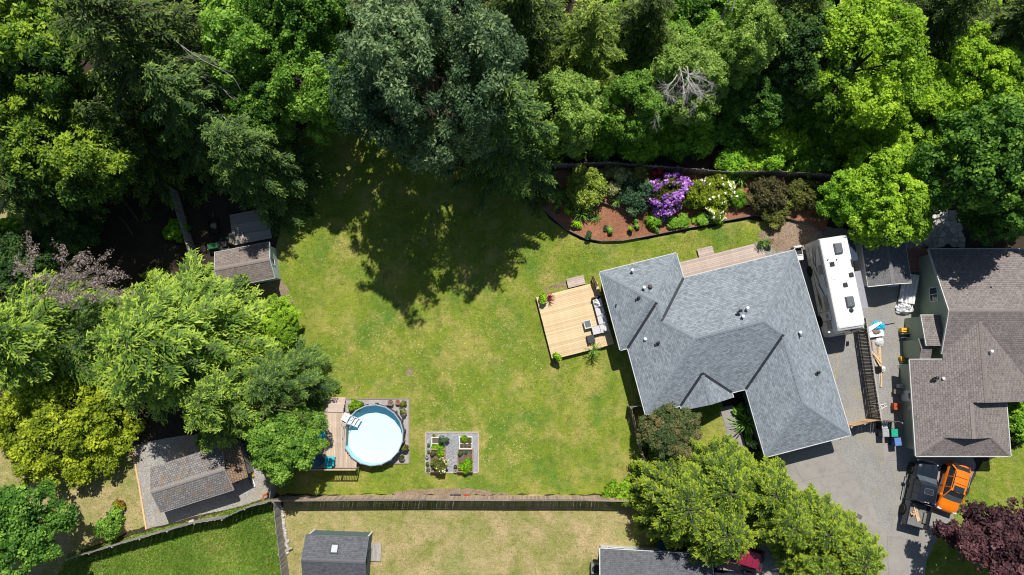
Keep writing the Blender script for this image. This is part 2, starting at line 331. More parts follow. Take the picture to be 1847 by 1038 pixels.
SID_BLUE = siding('blue_grey_siding', (.2, .27, .32)); SID_GREEN = siding('sage_green_siding', (.38, .45, .33)); SID_WHITE = siding('white_siding', (.6, .66, .7)); SID_TEAL = siding('dark_teal_siding', (.1, .15, .17)); SID_GREY = siding('grey_wood_siding', (.27, .25, .23))
def roof_faces(mb, facets, zf, th=.12):
    """facets: (eave direction unit 2d, list of (u,v)); zf(i,u,v) height; uv in metres along the eave and up the slope"""
    for i, (ed, pts) in enumerate(facets):
        P = [Vector((u, v, zf(i, u, v))) for u, v in pts]
        n = (P[1]-P[0]).cross(P[2]-P[0])
        if n.z < 0: P = P[::-1]; n = -n
        n.normalize(); e3 = Vector((ed[0], ed[1], 0)); up = n.cross(e3).normalized(); e3 = up.cross(n)
        mb.face(P, [(p.dot(e3)+i*3.37, p.dot(up)+i*.11) for p in P])
def caps(a, b, mat, parent, w=.3, step=.3, name='ridge_cap_row', za=0, lift=.012):
    """a row of overlapping ridge cap shingles from a (low) to b"""
    a, b = Vector(a), Vector(b); d = b-a; L = d.length; d.normalize(); sd = d.cross(Vector((0, 0, 1))).normalized(); k = max(1, int(L/step)); m = MB()
    for i in range(k):
        p = a+d*(i*L/k); q = a+d*((i+1.25)*L/k) if i < k-1 else b
        jz = Vector((0, 0, lift)); q0 = q-Vector((0, 0, .012)); dn = Vector((0, 0, -w*.5*za))
        m.poly([p+jz+sd*w/2+dn, p+jz, p+jz-sd*w/2+dn, q0+jz+sd*w/2+dn, q0+jz, q0+jz-sd*w/2+dn, p+sd*w/2+dn-jz, p-jz, p-sd*w/2+dn-jz], [(0, 1, 4, 3), (1, 2, 5, 4), (6, 7, 1, 0), (7, 8, 2, 1)])
    o = m.build(name, mat, parent); o['kind'] = 'stuff'; return o
def eave_trim(mb, loop, z, h=.16, t=.04, m=0):
    n = len(loop)
    for i in range(n):
        a, b = Vector((*loop[i], z)), Vector((*loop[(i+1) % n], z)); mb.beam(a, b, t, h, m)
def walls(mb, loop, z0, z1, m=0): return mb.prism(loop, z0, z1, m)
def window(par, c, sx, sy, sz, axis, frame=WHITE, panes=1, glass=GLASS):
    """window with frame standing out along axis ('x' or 'y', sign by +-)"""
    ax = axis[-1]; t = .06; f = MB(); w_ = sy if ax == 'x' else sx
    def bx(o, w, h, d):
        return ((c[0], c[1]+o[0], c[2]+o[1]), (d, w, h)) if ax == 'x' else ((c[0]+o[0], c[1], c[2]+o[1]), (w, d, h))
    for o, w, h in (((0, sz/2-t/2), w_, t), ((0, -sz/2+t/2), w_, t), ((-w_/2+t/2, 0), t, sz-2*t), ((w_/2-t/2, 0), t, sz-2*t)): f.box(*bx(o, w, h, .1))
    for k in range(1, panes): f.box(*bx((-w_/2+w_*k/panes, 0), .05, sz-2*t, .09))
    fo = f.build('window', frame, par)
    for k in range(panes):
        wd = (w_-2*t)/panes-.05; MB().box(*bx((-w_/2+t+(k+.5)*(w_-2*t)/panes, 0), wd, sz-2*t, .05)).build('pane', glass, fo)
    return fo
# ---------------- main house
HA = R(14.1); ZE = 2.7; PI_ = .45
house = thing('main_house', 'single-storey house with blue-grey shingled hip roof in the middle of the property', 'house', (0, 0, 0), HA)
A, B, C, D, E, F, G, I, K, L = (9.11, 5.77), (15.84, 5.77), (15.84, 3.57), (25.69, 3.57), (25.69, -12.33), (18.38, -12.33), (18.38, -6.62), (9.75, -6.62), (9.75, -.96), (9.11, -.96)
hw = (B[0]-A[0])/2; Q = (A[0]+hw, A[1]-hw); h2 = (B[0]-K[0])/2; Rr = (K[0]+h2, K[1]+h2); hm = (C[1]-I[1])/2; S_ = (Rr[0], C[1]-h2); P3 = (I[0]+hm, I[1]+hm); P4 = (D[0]-hm, D[1]-hm)
hg = (E[0]-F[0])/2; P5 = (E[0]-hg, G[1]+hg); P6 = (E[0]-hg, E[1]+hg)
X_, Y_ = (1, 0), (0, 1); Zr = lambda dd: ZE+PI_*dd
GE = 2.2; eu = 14.95; fv = -7.05
facets = [(Y_, [A, L, Q]), (X_, [L, K, Rr, Q]), (Y_, [B, Q, Rr, S_, C]), (X_, [A, Q, B]), (Y_, [K, I, P3, S_, Rr]), (X_, [C, S_, P3, P4, D]), (Y_, [D, P4, P5, P6, E]), (Y_, [G, P5, P6, F]), (X_, [F, P6, E]),
          (X_, [I, (eu-GE, I[1]), (eu, I[1]+GE), (eu+GE, I[1]), G, P5, P4, P3]), (Y_, [(eu, I[1]+GE), (eu, fv), (eu-GE, fv), (eu-GE, I[1])]), (Y_, [(eu, I[1]+GE), (eu, fv), (eu+GE, fv), (eu+GE, I[1])])]
zf = [lambda u, v: Zr(u-A[0]), lambda u, v: Zr(v-L[1]), lambda u, v: Zr(B[0]-u), lambda u, v: Zr(A[1]-v), lambda u, v: Zr(u-K[0]), lambda u, v: Zr(C[1]-v), lambda u, v: Zr(D[0]-u), lambda u, v: Zr(u-G[0]), lambda u, v: Zr(v-F[1]), lambda u, v: Zr(v-I[1]), lambda u, v: Zr(u-eu+GE), lambda u, v: Zr(eu+GE-u)]
m = MB(); roof_faces(m, facets, lambda i, u, v: zf[i](u, v)); roof = m.build('roof', SH_BLUE, house)
z3 = lambda p, dd: (p[0], p[1], Zr(dd))
for a, b in [(z3(A, 0), z3(Q, hw)), (z3(B, 0), z3(Q, hw)), (z3(L, 0), z3(Q, hw)), (z3(S_, h2), z3(Rr, h2)), (z3(S_, h2), z3(P3, hm)), (z3(I, 0), z3(P3, hm)), (z3(P3, hm), z3(P4, hm)), (z3(D, 0), z3(P4, hm)), (z3(P5, hg), z3(P4, hm)), (z3(P6, hg), z3(P5, hg)), (z3(E, 0), z3(P6, hg)), (z3(F, 0), z3(P6, hg)), (z3((eu, fv), GE), z3((eu, I[1]+GE), GE))]:
    caps(a, b, CAPB, roof, .3, .28, za=PI_*.6)
VAL = pm('dark_valley_metal', (.02, .023, .03), (.03, .034, .04), 4, rough=.6)
for a, b in [(z3(K, 0), z3(Rr, h2)), (z3(C, 0), z3(S_, h2)), (z3(G, 0), z3(P5, hg)), (z3((eu-GE, I[1]), 0), z3((eu, I[1]+GE), GE)), (z3((eu+GE, I[1]), 0), z3((eu, I[1]+GE), GE))]:
    a, b = Vector(a), Vector(b); MB().beam(a+Vector((0, 0, .03)), b+Vector((0, 0, .03)), .22, .03).build('valley_flashing', VAL, roof)
m = MB(); eave_trim(m, [A, B, C, D, E, F, G, (eu+GE, G[1]-.001), (eu+GE, fv)], ZE-.09)
m = MB(); loop = [A, B, C, D, E, F, G, (eu+GE, I[1]), (eu+GE, fv), (eu-GE, fv), (eu-GE, I[1]), I, K, L]; loop = loop[::-1]
for i in range(len(loop)):
    a, b = loop[i], loop[(i+1) % len(loop)]
    if a[1] == fv and b[1] == fv: continue
    dv = Vector((b[0]-a[0], b[1]-a[1])).normalized(); nn = Vector((dv.y, -dv.x))*.05
    m.beam((a[0]+nn.x, a[1]+nn.y, ZE-.06), (b[0]+nn.x, b[1]+nn.y, ZE-.06), .07, .12)
m.build('gutter', pm('gutter_grey_white', (.55, .56, .57), None, 4, rough=.5), house, weld=True)
m = MB(); m.face([(eu-GE, fv+.03, ZE), (eu+GE, fv+.03, ZE), (eu, fv+.03, Zr(GE)-.03)]); m.build('gable_wall', SID_BLUE, house)
o_ = .45
inner = [(A[0]+o_, A[1]-o_), (B[0]-o_, B[1]-o_), (C[0]-o_, C[1]-o_), (D[0]-o_, D[1]-o_), (E[0]-o_, E[1]+o_), (F[0]+o_, F[1]+o_), (G[0]+o_, G[1]+o_), (I[0]+o_, I[1]+o_), (K[0]+o_, K[1]-o_), (L[0]+o_, L[1]+o_)]
walls(MB(), inner, 0, ZE-.16).build('wall', SID_BLUE, house)
sof = MB().face([(x, y, ZE-.13) for x, y in [A, B, C, D, E, F, G, I, K, L]]); sof.build('soffit', WHITE, house)
for x in (eu-GE+.2, eu+GE-.2): MB().box((x, fv+.25, 1.3), (.14, .14, 2.6)).build('porch_post', WHITE, house)
for v in (4.2, 1.5): window(house, (A[0]+o_-.02, v, 1.5), .1, 1.5, 1.2, '-x', panes=2)
for u in (11.5, 13.8): window(house, (u, A[1]-o_+.02, 1.5), 1.4, .1, 1.2, '+y', panes=2)
for u in (18, 21.5): window(house, (u, C[1]-o_+.02, 1.25), 1.9, .1, 2.1, '+y', panes=2)
for v in (-1, -5.5): window(house, (D[0]-o_+.02, v, 1.5), .1, 1.4, 1.1, '+x', panes=2)
window(house, (I[0]+o_-.02, -4, 1.5), .1, 1.6, 1.2, '-x', panes=2); window(house, (11.5, I[1]+o_-.02, 1.5), 1.6, .1, 1.2, '-y', panes=2)
dr = MB().box((16.6, I[1]+o_-.03, 1.02), (.95, .07, 2.04)).build('front_door', pm('door_red', (.2, .05, .04)), house); MB().ball((16.95, I[1]+o_-.1, 1.0), .04).build('handle', STEEL, dr)
gd = MB(); [gd.box((22.05, F[1]+o_-.03, .3+k*.53), (4.9, .06, .5)) for k in range(4)]; gd.build('garage_door', WHITE, house)
def vent(par, u, v, z, kind):
    if kind == 'pipe': MB().tube([(u, v, z-.1), (u, v, z+.3)], .06, 10).build('vent_pipe', BLACKP, par)
    elif kind == 'white': o = MB().lathe([(.07, -.1), (.07, .18), (.14, .2), (.12, .27), (.02, .3)], 12, (u, v, z)).build('vent_cap', WHITE, par)
    elif kind == 'box': MB().box((u, v, z+.05), (.32, .3, .18), top=(.7, .7)).build('roof_vent', pm('vent_brown', (.12, .09, .085)), par)
    elif kind == 'dark': m_ = MB().lathe([(.08, -.1), (.08, .25), (.15, .28), (.13, .36), (.03, .4)], 12, (u, v, z)); m_.box((u-.2, v-.08, z+.12), (.18, .16, .2)); m_.build('vent_turbine', BLACKP, par)
import_px = lambda X, Y, z: (lambda p: (p.x*math.cos(HA)+p.y*math.sin(HA), -p.x*math.sin(HA)+p.y*math.cos(HA)))(W(X, Y, z))
for X, Y, z, k in [(1140, 488, 3.2, 'white'), (1161, 519, 3.9, 'white'), (1173, 517, 3.95, 'box'), (1151, 538, 3.6, 'dark'), (1111, 550, 2.95, 'pipe'), (1163, 612, 3.3, 'white'), (1186, 619, 3.6, 'dark'), (1334, 561, 4.7, 'dark'), (1347, 556, 4.65, 'white'), (1339, 571, 4.8, 'white'), (1442, 600, 3.7, 'white'), (1442, 607, 3.7, 'pipe'), (1474, 672, 3.35, 'dark')]:
    u, v = import_px(X, Y, z); vent(roof, u, v, z, k)
# ---------------- brown neighbour house (axes along the world)
nh = thing('neighbour_house', 'sage green house with brown shingled roof beside the motorhome yard', 'house', (33.4, -7.5, 0))
OX, OY = 33.4, -7.5
pN = .385; NE_ = 2.4; zw = lambda x: NE_+pN*(x-33.38)
Xr, Xg = 38.27, 37.29; XE = 43.16; YG = -5.9; zgab = zw(Xg)
RY, RZ, NY = 4.4, 4.6, 9.85; rx0 = 35.6; zs = lambda y: RZ-.39*(RY-y)
yv = lambda x: RY-(RZ-zw(x))/.39
f2 = [(X_, [(rx0, RY), (48, RY), (48, NY), (rx0, NY)]), (X_, [(rx0, RY), (rx0, yv(rx0)), (Xr, yv(Xr)), (XE, -1.24), (48, -1.24), (48, RY)]),
      (Y_, [(33.38, .47), (35.62, .47), (35.62, yv(35.62)), (Xr, yv(Xr)), (Xr, -3.0), (Xg, -3.0), (Xg, YG), (Xg-2.0, YG), (33.38, -7.45)]),
      (Y_, [(Xr, yv(Xr)), (XE, -1.24), (XE, -3.0), (Xr, -3.0)]), (Y_, [(Xg, -3.02), (41.2, -3.02), (41.2, -7.45), (Xg+2.0, YG), (Xg, YG)]),
      (X_, [(33.38, -7.45), (41.2, -7.45), (Xg+2.0, YG+.0), (Xg-2.0, YG)])]
zn = [lambda x, y: RZ-.39*(y-RY), lambda x, y: zs(y), lambda x, y: zw(x), lambda x, y: zw(Xr)-pN*(x-Xr), lambda x, y: zw(Xg)-pN*(x-Xg), lambda x, y: NE_+(y+7.45)*((zw(Xg-2.0)-NE_)/(YG+7.45))]
loc_ = lambda mb: [setattr(mb, 'v', [(x-OX, y-OY, z) for x, y, z in mb.v])] and mb
m = MB(); roof_faces(m, f2, lambda i, u, v: zn[i](u, v)); nroof = loc_(m).build('roof', SH_BROWN, nh)
O = Vector((OX, OY, 0)); nl = lambda x, y, z: Vector((x, y, z))-O
for a, b in [((48, RY, RZ), (rx0, RY, RZ)), ((Xr, -3.0, zw(Xr)), (Xr, yv(Xr), zw(Xr))), ((Xg, YG, zgab), (Xg, -3.0, zgab)), ((33.38, -7.45, NE_), (Xg-2.0, YG, zw(Xg-2.0))), ((41.2, -7.45, NE_), (Xg+2.0, YG, zw(Xg-2.0)))]:
    caps(nl(*a), nl(*b), CAPN, nroof, .3, .3, za=pN*.6)
# dutch gable face, step wall, walls
zh = zw(Xg-2.0)
m = MB(); m.face([(Xg-2.0, YG+.02, zh), (Xg+2.0, YG+.02, zh), (Xg, YG+.02, zgab)]); m.face([(Xg, -3.01, zgab), (XE, -3.01, NE_-.1), (XE, -3.01, zw(Xr)-pN*(XE-Xr)), (Xr, -3.01, zw(Xr)), (Xg, -3.01, zw(Xg))]); loc_(m).build('gable_wall', SID_GREEN, nh)
m = MB(); m.prism([(33.85, .1), (42.8, .1), (42.8, -2.6), (40.8, -2.6), (40.8, -7.05), (33.85, -7.05)], 0, NE_-.1); loc_(m).build('wall', SID_GREEN, nh)
m = MB(); m.poly([(35.95, .3, 0), (35.95, 9.5, 0), (48, 9.5, 0), (48, .3, 0), (35.95, .3, zs(.3)-.06), (35.95, RY, RZ-.06), (35.95, 9.5, RZ-.39*(9.5-RY)-.06), (48, 9.5, RZ-.39*(9.5-RY)-.06), (48, RY, RZ-.06), (48, .3, zs(.3)-.06)], [(0, 4, 5, 6, 1), (1, 6, 7, 2), (2, 7, 8, 9, 3), (3, 9, 4, 0)]); loc_(m).build('wall', SID_GREEN, nh)
TRIM = pm('pale_trim', (.56, .57, .53), (.5, .5, .47), 4, rough=.6)
m = MB()
for a, b in [((rx0, NY, RZ-.39*(NY-RY)), (rx0, RY, RZ)), ((rx0, RY, RZ), (rx0, yv(rx0), zs(yv(rx0)))), ((rx0, NY, RZ-.39*(NY-RY)), (48, NY, RZ-.39*(NY-RY))), ((33.38, .47, NE_), (33.38, -7.45, NE_)), ((33.38, -7.45, NE_), (41.2, -7.45, NE_)), ((41.2, -7.45, NE_), (41.2, -3.02, NE_)), ((33.38, .47, NE_), (35.6, .47, zw(35.6)))]:
    a, b = Vector(a), Vector(b); out = Vector((-.04, 0, -.08)) if abs(a.x-b.x) < .1 and a.x < 40 else Vector((.04, 0, -.08)) if abs(a.x-b.x) < .1 else Vector((0, .04 if a.y > 0 else -.04, -.08)); m.beam(a+out, b+out, .07, .17)
loc_(m).build('fascia', TRIM, nh)
window(nh, tuple(nl(35.93, 6.0, 2.2)), .1, 1.25, 1.1, '-x', panes=2)
# chimney chase and bump-out on the west gable
m = MB().prism([(34.55, 1.9), (35.94, 1.9), (35.94, 4.1), (34.55, 4.1)], 0, 2.75); loc_(m).build('bump_out', SID_GREEN, nh)
m = MB(); roof_faces(m, [(X_, [(34.3, 1.6), (35.94, 1.6), (35.94, 4.2), (34.3, 4.2)])], lambda i, u, v: 3.3-.18*(v-1.6)); b1 = loc_(m).build('bump_out_roof', SH_BROWN, nh)
m = MB(); m.beam((34.3, 1.6, 3.24), (34.3, 4.2, 2.77), .06, .14); m.beam((34.3, 4.2, 2.77), (35.94, 4.2, 2.77), .06, .14); m.poly([(34.56, 1.9, 2.75), (35.94, 1.9, 2.75), (35.94, 1.9, 3.2), (34.56, 1.9, 3.2), (34.56, 4.1, 2.75)], [(0, 1, 2, 3), (0, 3, 4)]); loc_(m).build('trim', TRIM, b1)
m = MB().prism([(34.25, .62), (34.95, .62), (34.95, 2.12), (34.25, 2.12)], 0, 2.5); ch = loc_(m).build('chimney_chase', SID_GREEN, nh)
m = MB(); roof_faces(m, [(X_, [(34.12, .5), (35.05, .5), (35.05, 1.37), (34.12, 1.37)]), (X_, [(34.12, 1.37), (35.05, 1.37), (35.05, 2.24), (34.12, 2.24)])], lambda i, u, v: 2.88-.4*abs(v-1.37)); m.face([(34.25, .62, 2.5), (34.25, 2.12, 2.5), (34.25, 1.37, 2.85)]); loc_(m).build('chase_roof', SH_BROWN, ch)
# garage west wall door and details
dm = MB().box(tuple(nl(33.82, -2.6, 1.02)), (.06, .9, 2.04)).build('side_door', WHITE, nh); MB().box(tuple(nl(33.78, -2.6, 1.5)), (.03, .5, .6)).build('pane', GLASS, dm)
MB().box(tuple(nl(33.8, -3.6, 1.3)), (.12, .3, .45)).build('meter_box', TRIM, nh)
m = MB(); [m.box(tuple(nl(37.3, -7.1, .3+k*.5)), (4.9, .06, .47)) for k in range(4)]; m.build('garage_door', WHITE, nh)
for X, Y, z, k in [(1687, 682, 3.1, 'dark'), (1699, 683, 3.1, 'white'), (1786, 634, 4.1, 'white'), (1711, 521, 3.6, 'pipe'), (1784, 519, 3.6, 'pipe'), (1733, 631, 3.2, 'white')]:
    p = W(X, Y, z)-O; vent(nroof, p.x, p.y, z, k)
# ---------------- gable sheds
def gable_shed(name, label, loc, rz, Lx, Wy, he, hr, rmat, wmat, capm, trim, oh=.25, cat='shed', ridge_off=0):
    """ridge along local x, centred on loc"""
    t = thing(name, label, cat, loc, rz); y0 = ridge_off; m = MB(); hx = Lx/2
    zz = lambda i, u, v: hr-(hr-he)*abs(v-y0)/((Wy/2-y0) if v > y0 else (Wy/2+y0))
    roof_faces(m, [(X_, [(-hx, -Wy/2), (hx, -Wy/2), (hx, y0), (-hx, y0)]), (X_, [(-hx, y0), (hx, y0), (hx, Wy/2), (-hx, Wy/2)])], zz)
    r = m.build('roof', rmat, t); sd = r.modifiers.new('thick', 'SOLIDIFY'); sd.thickness = .07; sd.offset = -1
    if capm: caps((-hx, y0, hr), (hx, y0, hr), capm, r, .32, .3, za=(hr-he)/(Wy/2)*.6)
    hx -= oh; b = Wy/2-oh; zb = he+(hr-he)*oh/(Wy/2)-.1
    MB().poly([(-hx, -b, 0), (hx, -b, 0), (hx, b, 0), (-hx, b, 0), (-hx, -b, zb), (hx, -b, zb), (hx, b, zb), (-hx, b, zb), (-hx, y0, hr-.1), (hx, y0, hr-.1)],
              [(0, 1, 5, 4), (2, 3, 7, 6), (1, 2, 6, 9, 5), (3, 0, 4, 8, 7)]).build('wall', wmat, t)
    m = MB(); hx += oh
    for s in (-1, 1):
        m.beam((s*hx, -Wy/2, he-.06), (s*hx, y0, hr-.06), .05, .15); m.beam((s*hx, y0, hr-.06), (s*hx, Wy/2, he-.06), .05, .15); m.beam((-hx, s*Wy/2, he-.07), (hx, s*Wy/2, he-.07), .05, .14)
    m.build('fascia', trim, t); return t
PALEBLUE = pm('pale_blue_trim', (.45, .52, .58), (.36, .43, .49), 4)
def mid(*p): return sum((Vector(q) for q in p), Vector((0, 0, 0)))/len(p)
c_ = [W(479.7, 435, 2.2), W(500, 502.6, 2.2), W(405.5, 520, 2.2), W(379.5, 456, 2.2)]; ce = mid(*c_)
sh1 = gable_shed('garden_shed', 'tan shingled shed with pale blue end wall at the west edge of the lawn', (ce.x, ce.y, 0), R(11), 4.75, 3.2, 2.15, 2.75, SH_TAN, SID_WHITE, pm('tan_ridge', (.25, .21, .19), None, 8), PALEBLUE, .2)
MB().box((-.6, -1.4-.02, .95), (1.3, .06, 1.9)).build('double_door', pm('shed_door_blue', (.16, .2, .24)), sh1)
window(sh1, (2.17, 0, 1.35), .1, .7, .6, '+x')
# grey low platform behind that shed
pa = W(441, 411, .2); pf = thing('shed_platform', 'grey low plank platform behind the tan shingled shed', 'platform', (pa.x, pa.y, 0), R(11))
for k in range(14): MB().box((.55, -1.3+k*.2, .2), (3.4, .185, .05)).build('plank', FENCE_GREY, pf)
MB().box((.55, 0, .09), (3.3, 2.6, .17)).build('base', FENCE_DARK, pf)
s1, s2 = W(289.8, 925.7, 2.0), W(421.6, 884, 2.0); ang = math.atan2(s2.y-s1.y, s2.x-s1.x); ux = Vector((math.cos(ang), math.sin(ang), 0)); uy = Vector((-ux.y, ux.x, 0))
Lb = (s2-s1).length; cb = (s1+s2)/2+uy*1.9
sh2 = gable_shed('shake_shed', 'weathered cedar shake shed on the pale gravel pad', (cb.x, cb.y, 0), ang, Lb, 3.8, 2.0, 2.75, SH_SHAKE, SID_GREY, pm('shake_ridge', (.26, .235, .215), None, 8), FENCE_GREY, .3)
MB().box((-1.2, -1.62, 1.0), (1.8, .06, 1.95)).build('double_door', FENCE_GREY, sh2)
# lean-to beside it
m = MB(); roof_faces(m, [(Y_, [(Lb/2-.1, -1.35), (Lb/2+1.35, -1.25), (Lb/2+1.35, 1.9), (Lb/2-.1, 1.9)])], lambda i, u, v: 2.2-.25*(u-Lb/2)); lt = m.build('lean_to_roof', SH_LEAN, sh2); q_ = lt.modifiers.new('t', 'SOLIDIFY'); q_.thickness = .06; q_.offset = -1
m = MB().prism([(Lb/2-.28, -1.1), (Lb/2+1.2, -1.0), (Lb/2+1.2, 1.7), (Lb/2-.28, 1.7)], 0, 1.75); m.build('lean_to_wall', SID_GREY, sh2)
# bottom shed with skylight
n1, n2 = W(552, 964.5, 2.1), W(665, 969, 2.1); an = math.atan2(n2.y-n1.y, n2.x-n1.x); ly = Vector((math.sin(an), -math.cos(an), 0))
Lc = (n2-n1).length; cc = (n1+n2)/2+ly*1.75
sh3 = gable_shed('studio_shed', 'charcoal shingled shed with a skylight on the dry lawn', (cc.x, cc.y, 0), an, Lc, 3.5, 2.1, 2.95, SH_DARK, SID_TEAL, CAPD, pm('teal_trim', (.11, .15, .17)), .12)
m = MB()
for x in (-Lc/2+.14, Lc/2-.14): m.box((x, 1.65, 1.0), (.12, .1, 2.0))
m.build('corner_trim', WHITE, sh3)
MB().box((Lc/2-.1, -.1, 1.0), (.06, .9, 1.9)).build('door', pm('teal_door', (.08, .11, .12)), sh3)
skx, sky_ = -.05, .85; zk = 2.95-.85*(.85)/1.75
M4 = Matrix.Rotation(-math.atan(.85/1.75), 3, 'X')
m = MB()
for c2, d2 in (((0, .33), (.62, .07)), ((0, -.33), (.62, .07)), ((.28, 0), (.07, .59)), ((-.28, 0), (.07, .59))):
    p = M4 @ Vector((c2[0], c2[1], 0)); m.box((skx+p.x, sky_+p.y, zk+p.z+.04), (d2[0], d2[1], .12), M=M4)
so = m.build('skylight', BLACKP, sh3); MB().box((skx, sky_, zk+.05), (.5, .6, .05), M=M4).build('pane', pm('skylight_pane', (.5, .54, .57), (.42, .46, .5), 3, rough=.1, spec=.6), so)
rp = thing('shed_ramp', 'small grey plank landing at the door of the charcoal shed', 'landing', tuple(W(677, 995)), an)
for k in range(9): MB().box((-.46+k*.115, 0, .17), (.105, 1.5, .04)).build('plank', FENCE_GREY, rp)
MB().box((0, 0, .075), (1.0, 1.4, .15)).build('frame', FENCE_OLD, rp)
# dark shed behind the motorhome
d1, d2_, d3, d4 = W(1559, 425, 2.5), W(1568, 512, 2.5), W(1646, 505, 2.5), W(1636, 440, 2.5)
cd_ = Vector(((d2_.x+d3.x)/2-.1, (d2_.y+d1.y)/2, 0))
sh4 = gable_shed('storage_shed', 'dark grey shingled storage shed between the motorhome and the sage green house', tuple(cd_), R(95), 4.3, 3.75, 2.15, 2.7, SH_SHED, SID_WHITE, pm('shed_ridge', (.19, .187, .19), None, 8), WHITE, .2)
MB().box((-1.97, .1, 1.0), (.06, 1.1, 1.9)).build('door', WHITE, sh4); MB().box((-2.2, -.3, 2.1), (.2, .9, .08)).build('light_awning', pm('pale_awning', (.55, .6, .65)), sh4)
# house cut by the lower picture edge
b1_, b2_ = W(1082, 990, 2.7), W(1284.7, 1002, 2.7); ab = math.atan2(b2_.y-b1_.y, b2_.x-b1_.x); Lh = (b2_-b1_).length; lyb = Vector((math.sin(ab), -math.cos(ab), 0)); cbh = (b1_+b2_)/2+lyb*4.2
sh5 = gable_shed('south_house', 'charcoal roofed house with white edging beyond the golden cedar trees', (cbh.x, cbh.y, 0), ab, Lh, 8.4, 2.6, 4.2, SH_DARK, SID_WHITE, CAPD, WHITE, .35, 'house')
for x in (-3, 0, 3): window(sh5, (x, 3.87, 1.4), 1.5, .1, 1.2, '+y', panes=2)
window(sh5, (Lh/2-.34, 1.5, 1.4), .1, 1.4, 1.2, '+x', panes=2)
m = MB().box((0, 0, .4), (.8, .8, .8)); ac = m.build('air_conditioner', pm('ac_grey', (.22, .22, .22)), None, tuple(W(1073, 1022)), bevel=.03); tag(ac, 'dark grey air conditioner unit beside the white-edged charcoal roof', 'air conditioner')
m = MB().lathe([(.34, .81), (.3, .83), (.05, .82)], 16); m.build('fan_grille', BLACKP, ac)
# ================================================================== VEGETATION
def nrm(a): return a/np.maximum(np.linalg.norm(a, axis=-1, keepdims=True), 1e-9)
def leafmesh(name, C, D, N, L, Wd, T, mat, fold=0.0):
    n = len(C); D = nrm(D); S = nrm(np.cross(N, D)); L = np.broadcast_to(L, (n,))[:, None]; Wd = np.broadcast_to(Wd, (n,))[:, None]
    V = np.empty((n, 4, 3)); V[:, 0] = C-D*L*.5; V[:, 1] = C+S*Wd*.5-D*L*.05; V[:, 2] = C+D*L*.5; V[:, 3] = C-S*Wd*.5-D*L*.05
    me = bpy.data.meshes.new(name); me.vertices.add(4*n); me.vertices.foreach_set('co', V.astype(np.float32).ravel())
    me.loops.add(4*n); me.loops.foreach_set('vertex_index', np.arange(4*n, dtype=np.int32))
    me.polygons.add(n); me.polygons.foreach_set('loop_start', np.arange(0, 4*n, 4, dtype=np.int32))
    me.update(calc_edges=True); at = me.attributes.new('tint', 'FLOAT', 'FACE'); at.data.foreach_set('value', np.clip(T, 0, 1).astype(np.float32))
    me.materials.append(mat); return me
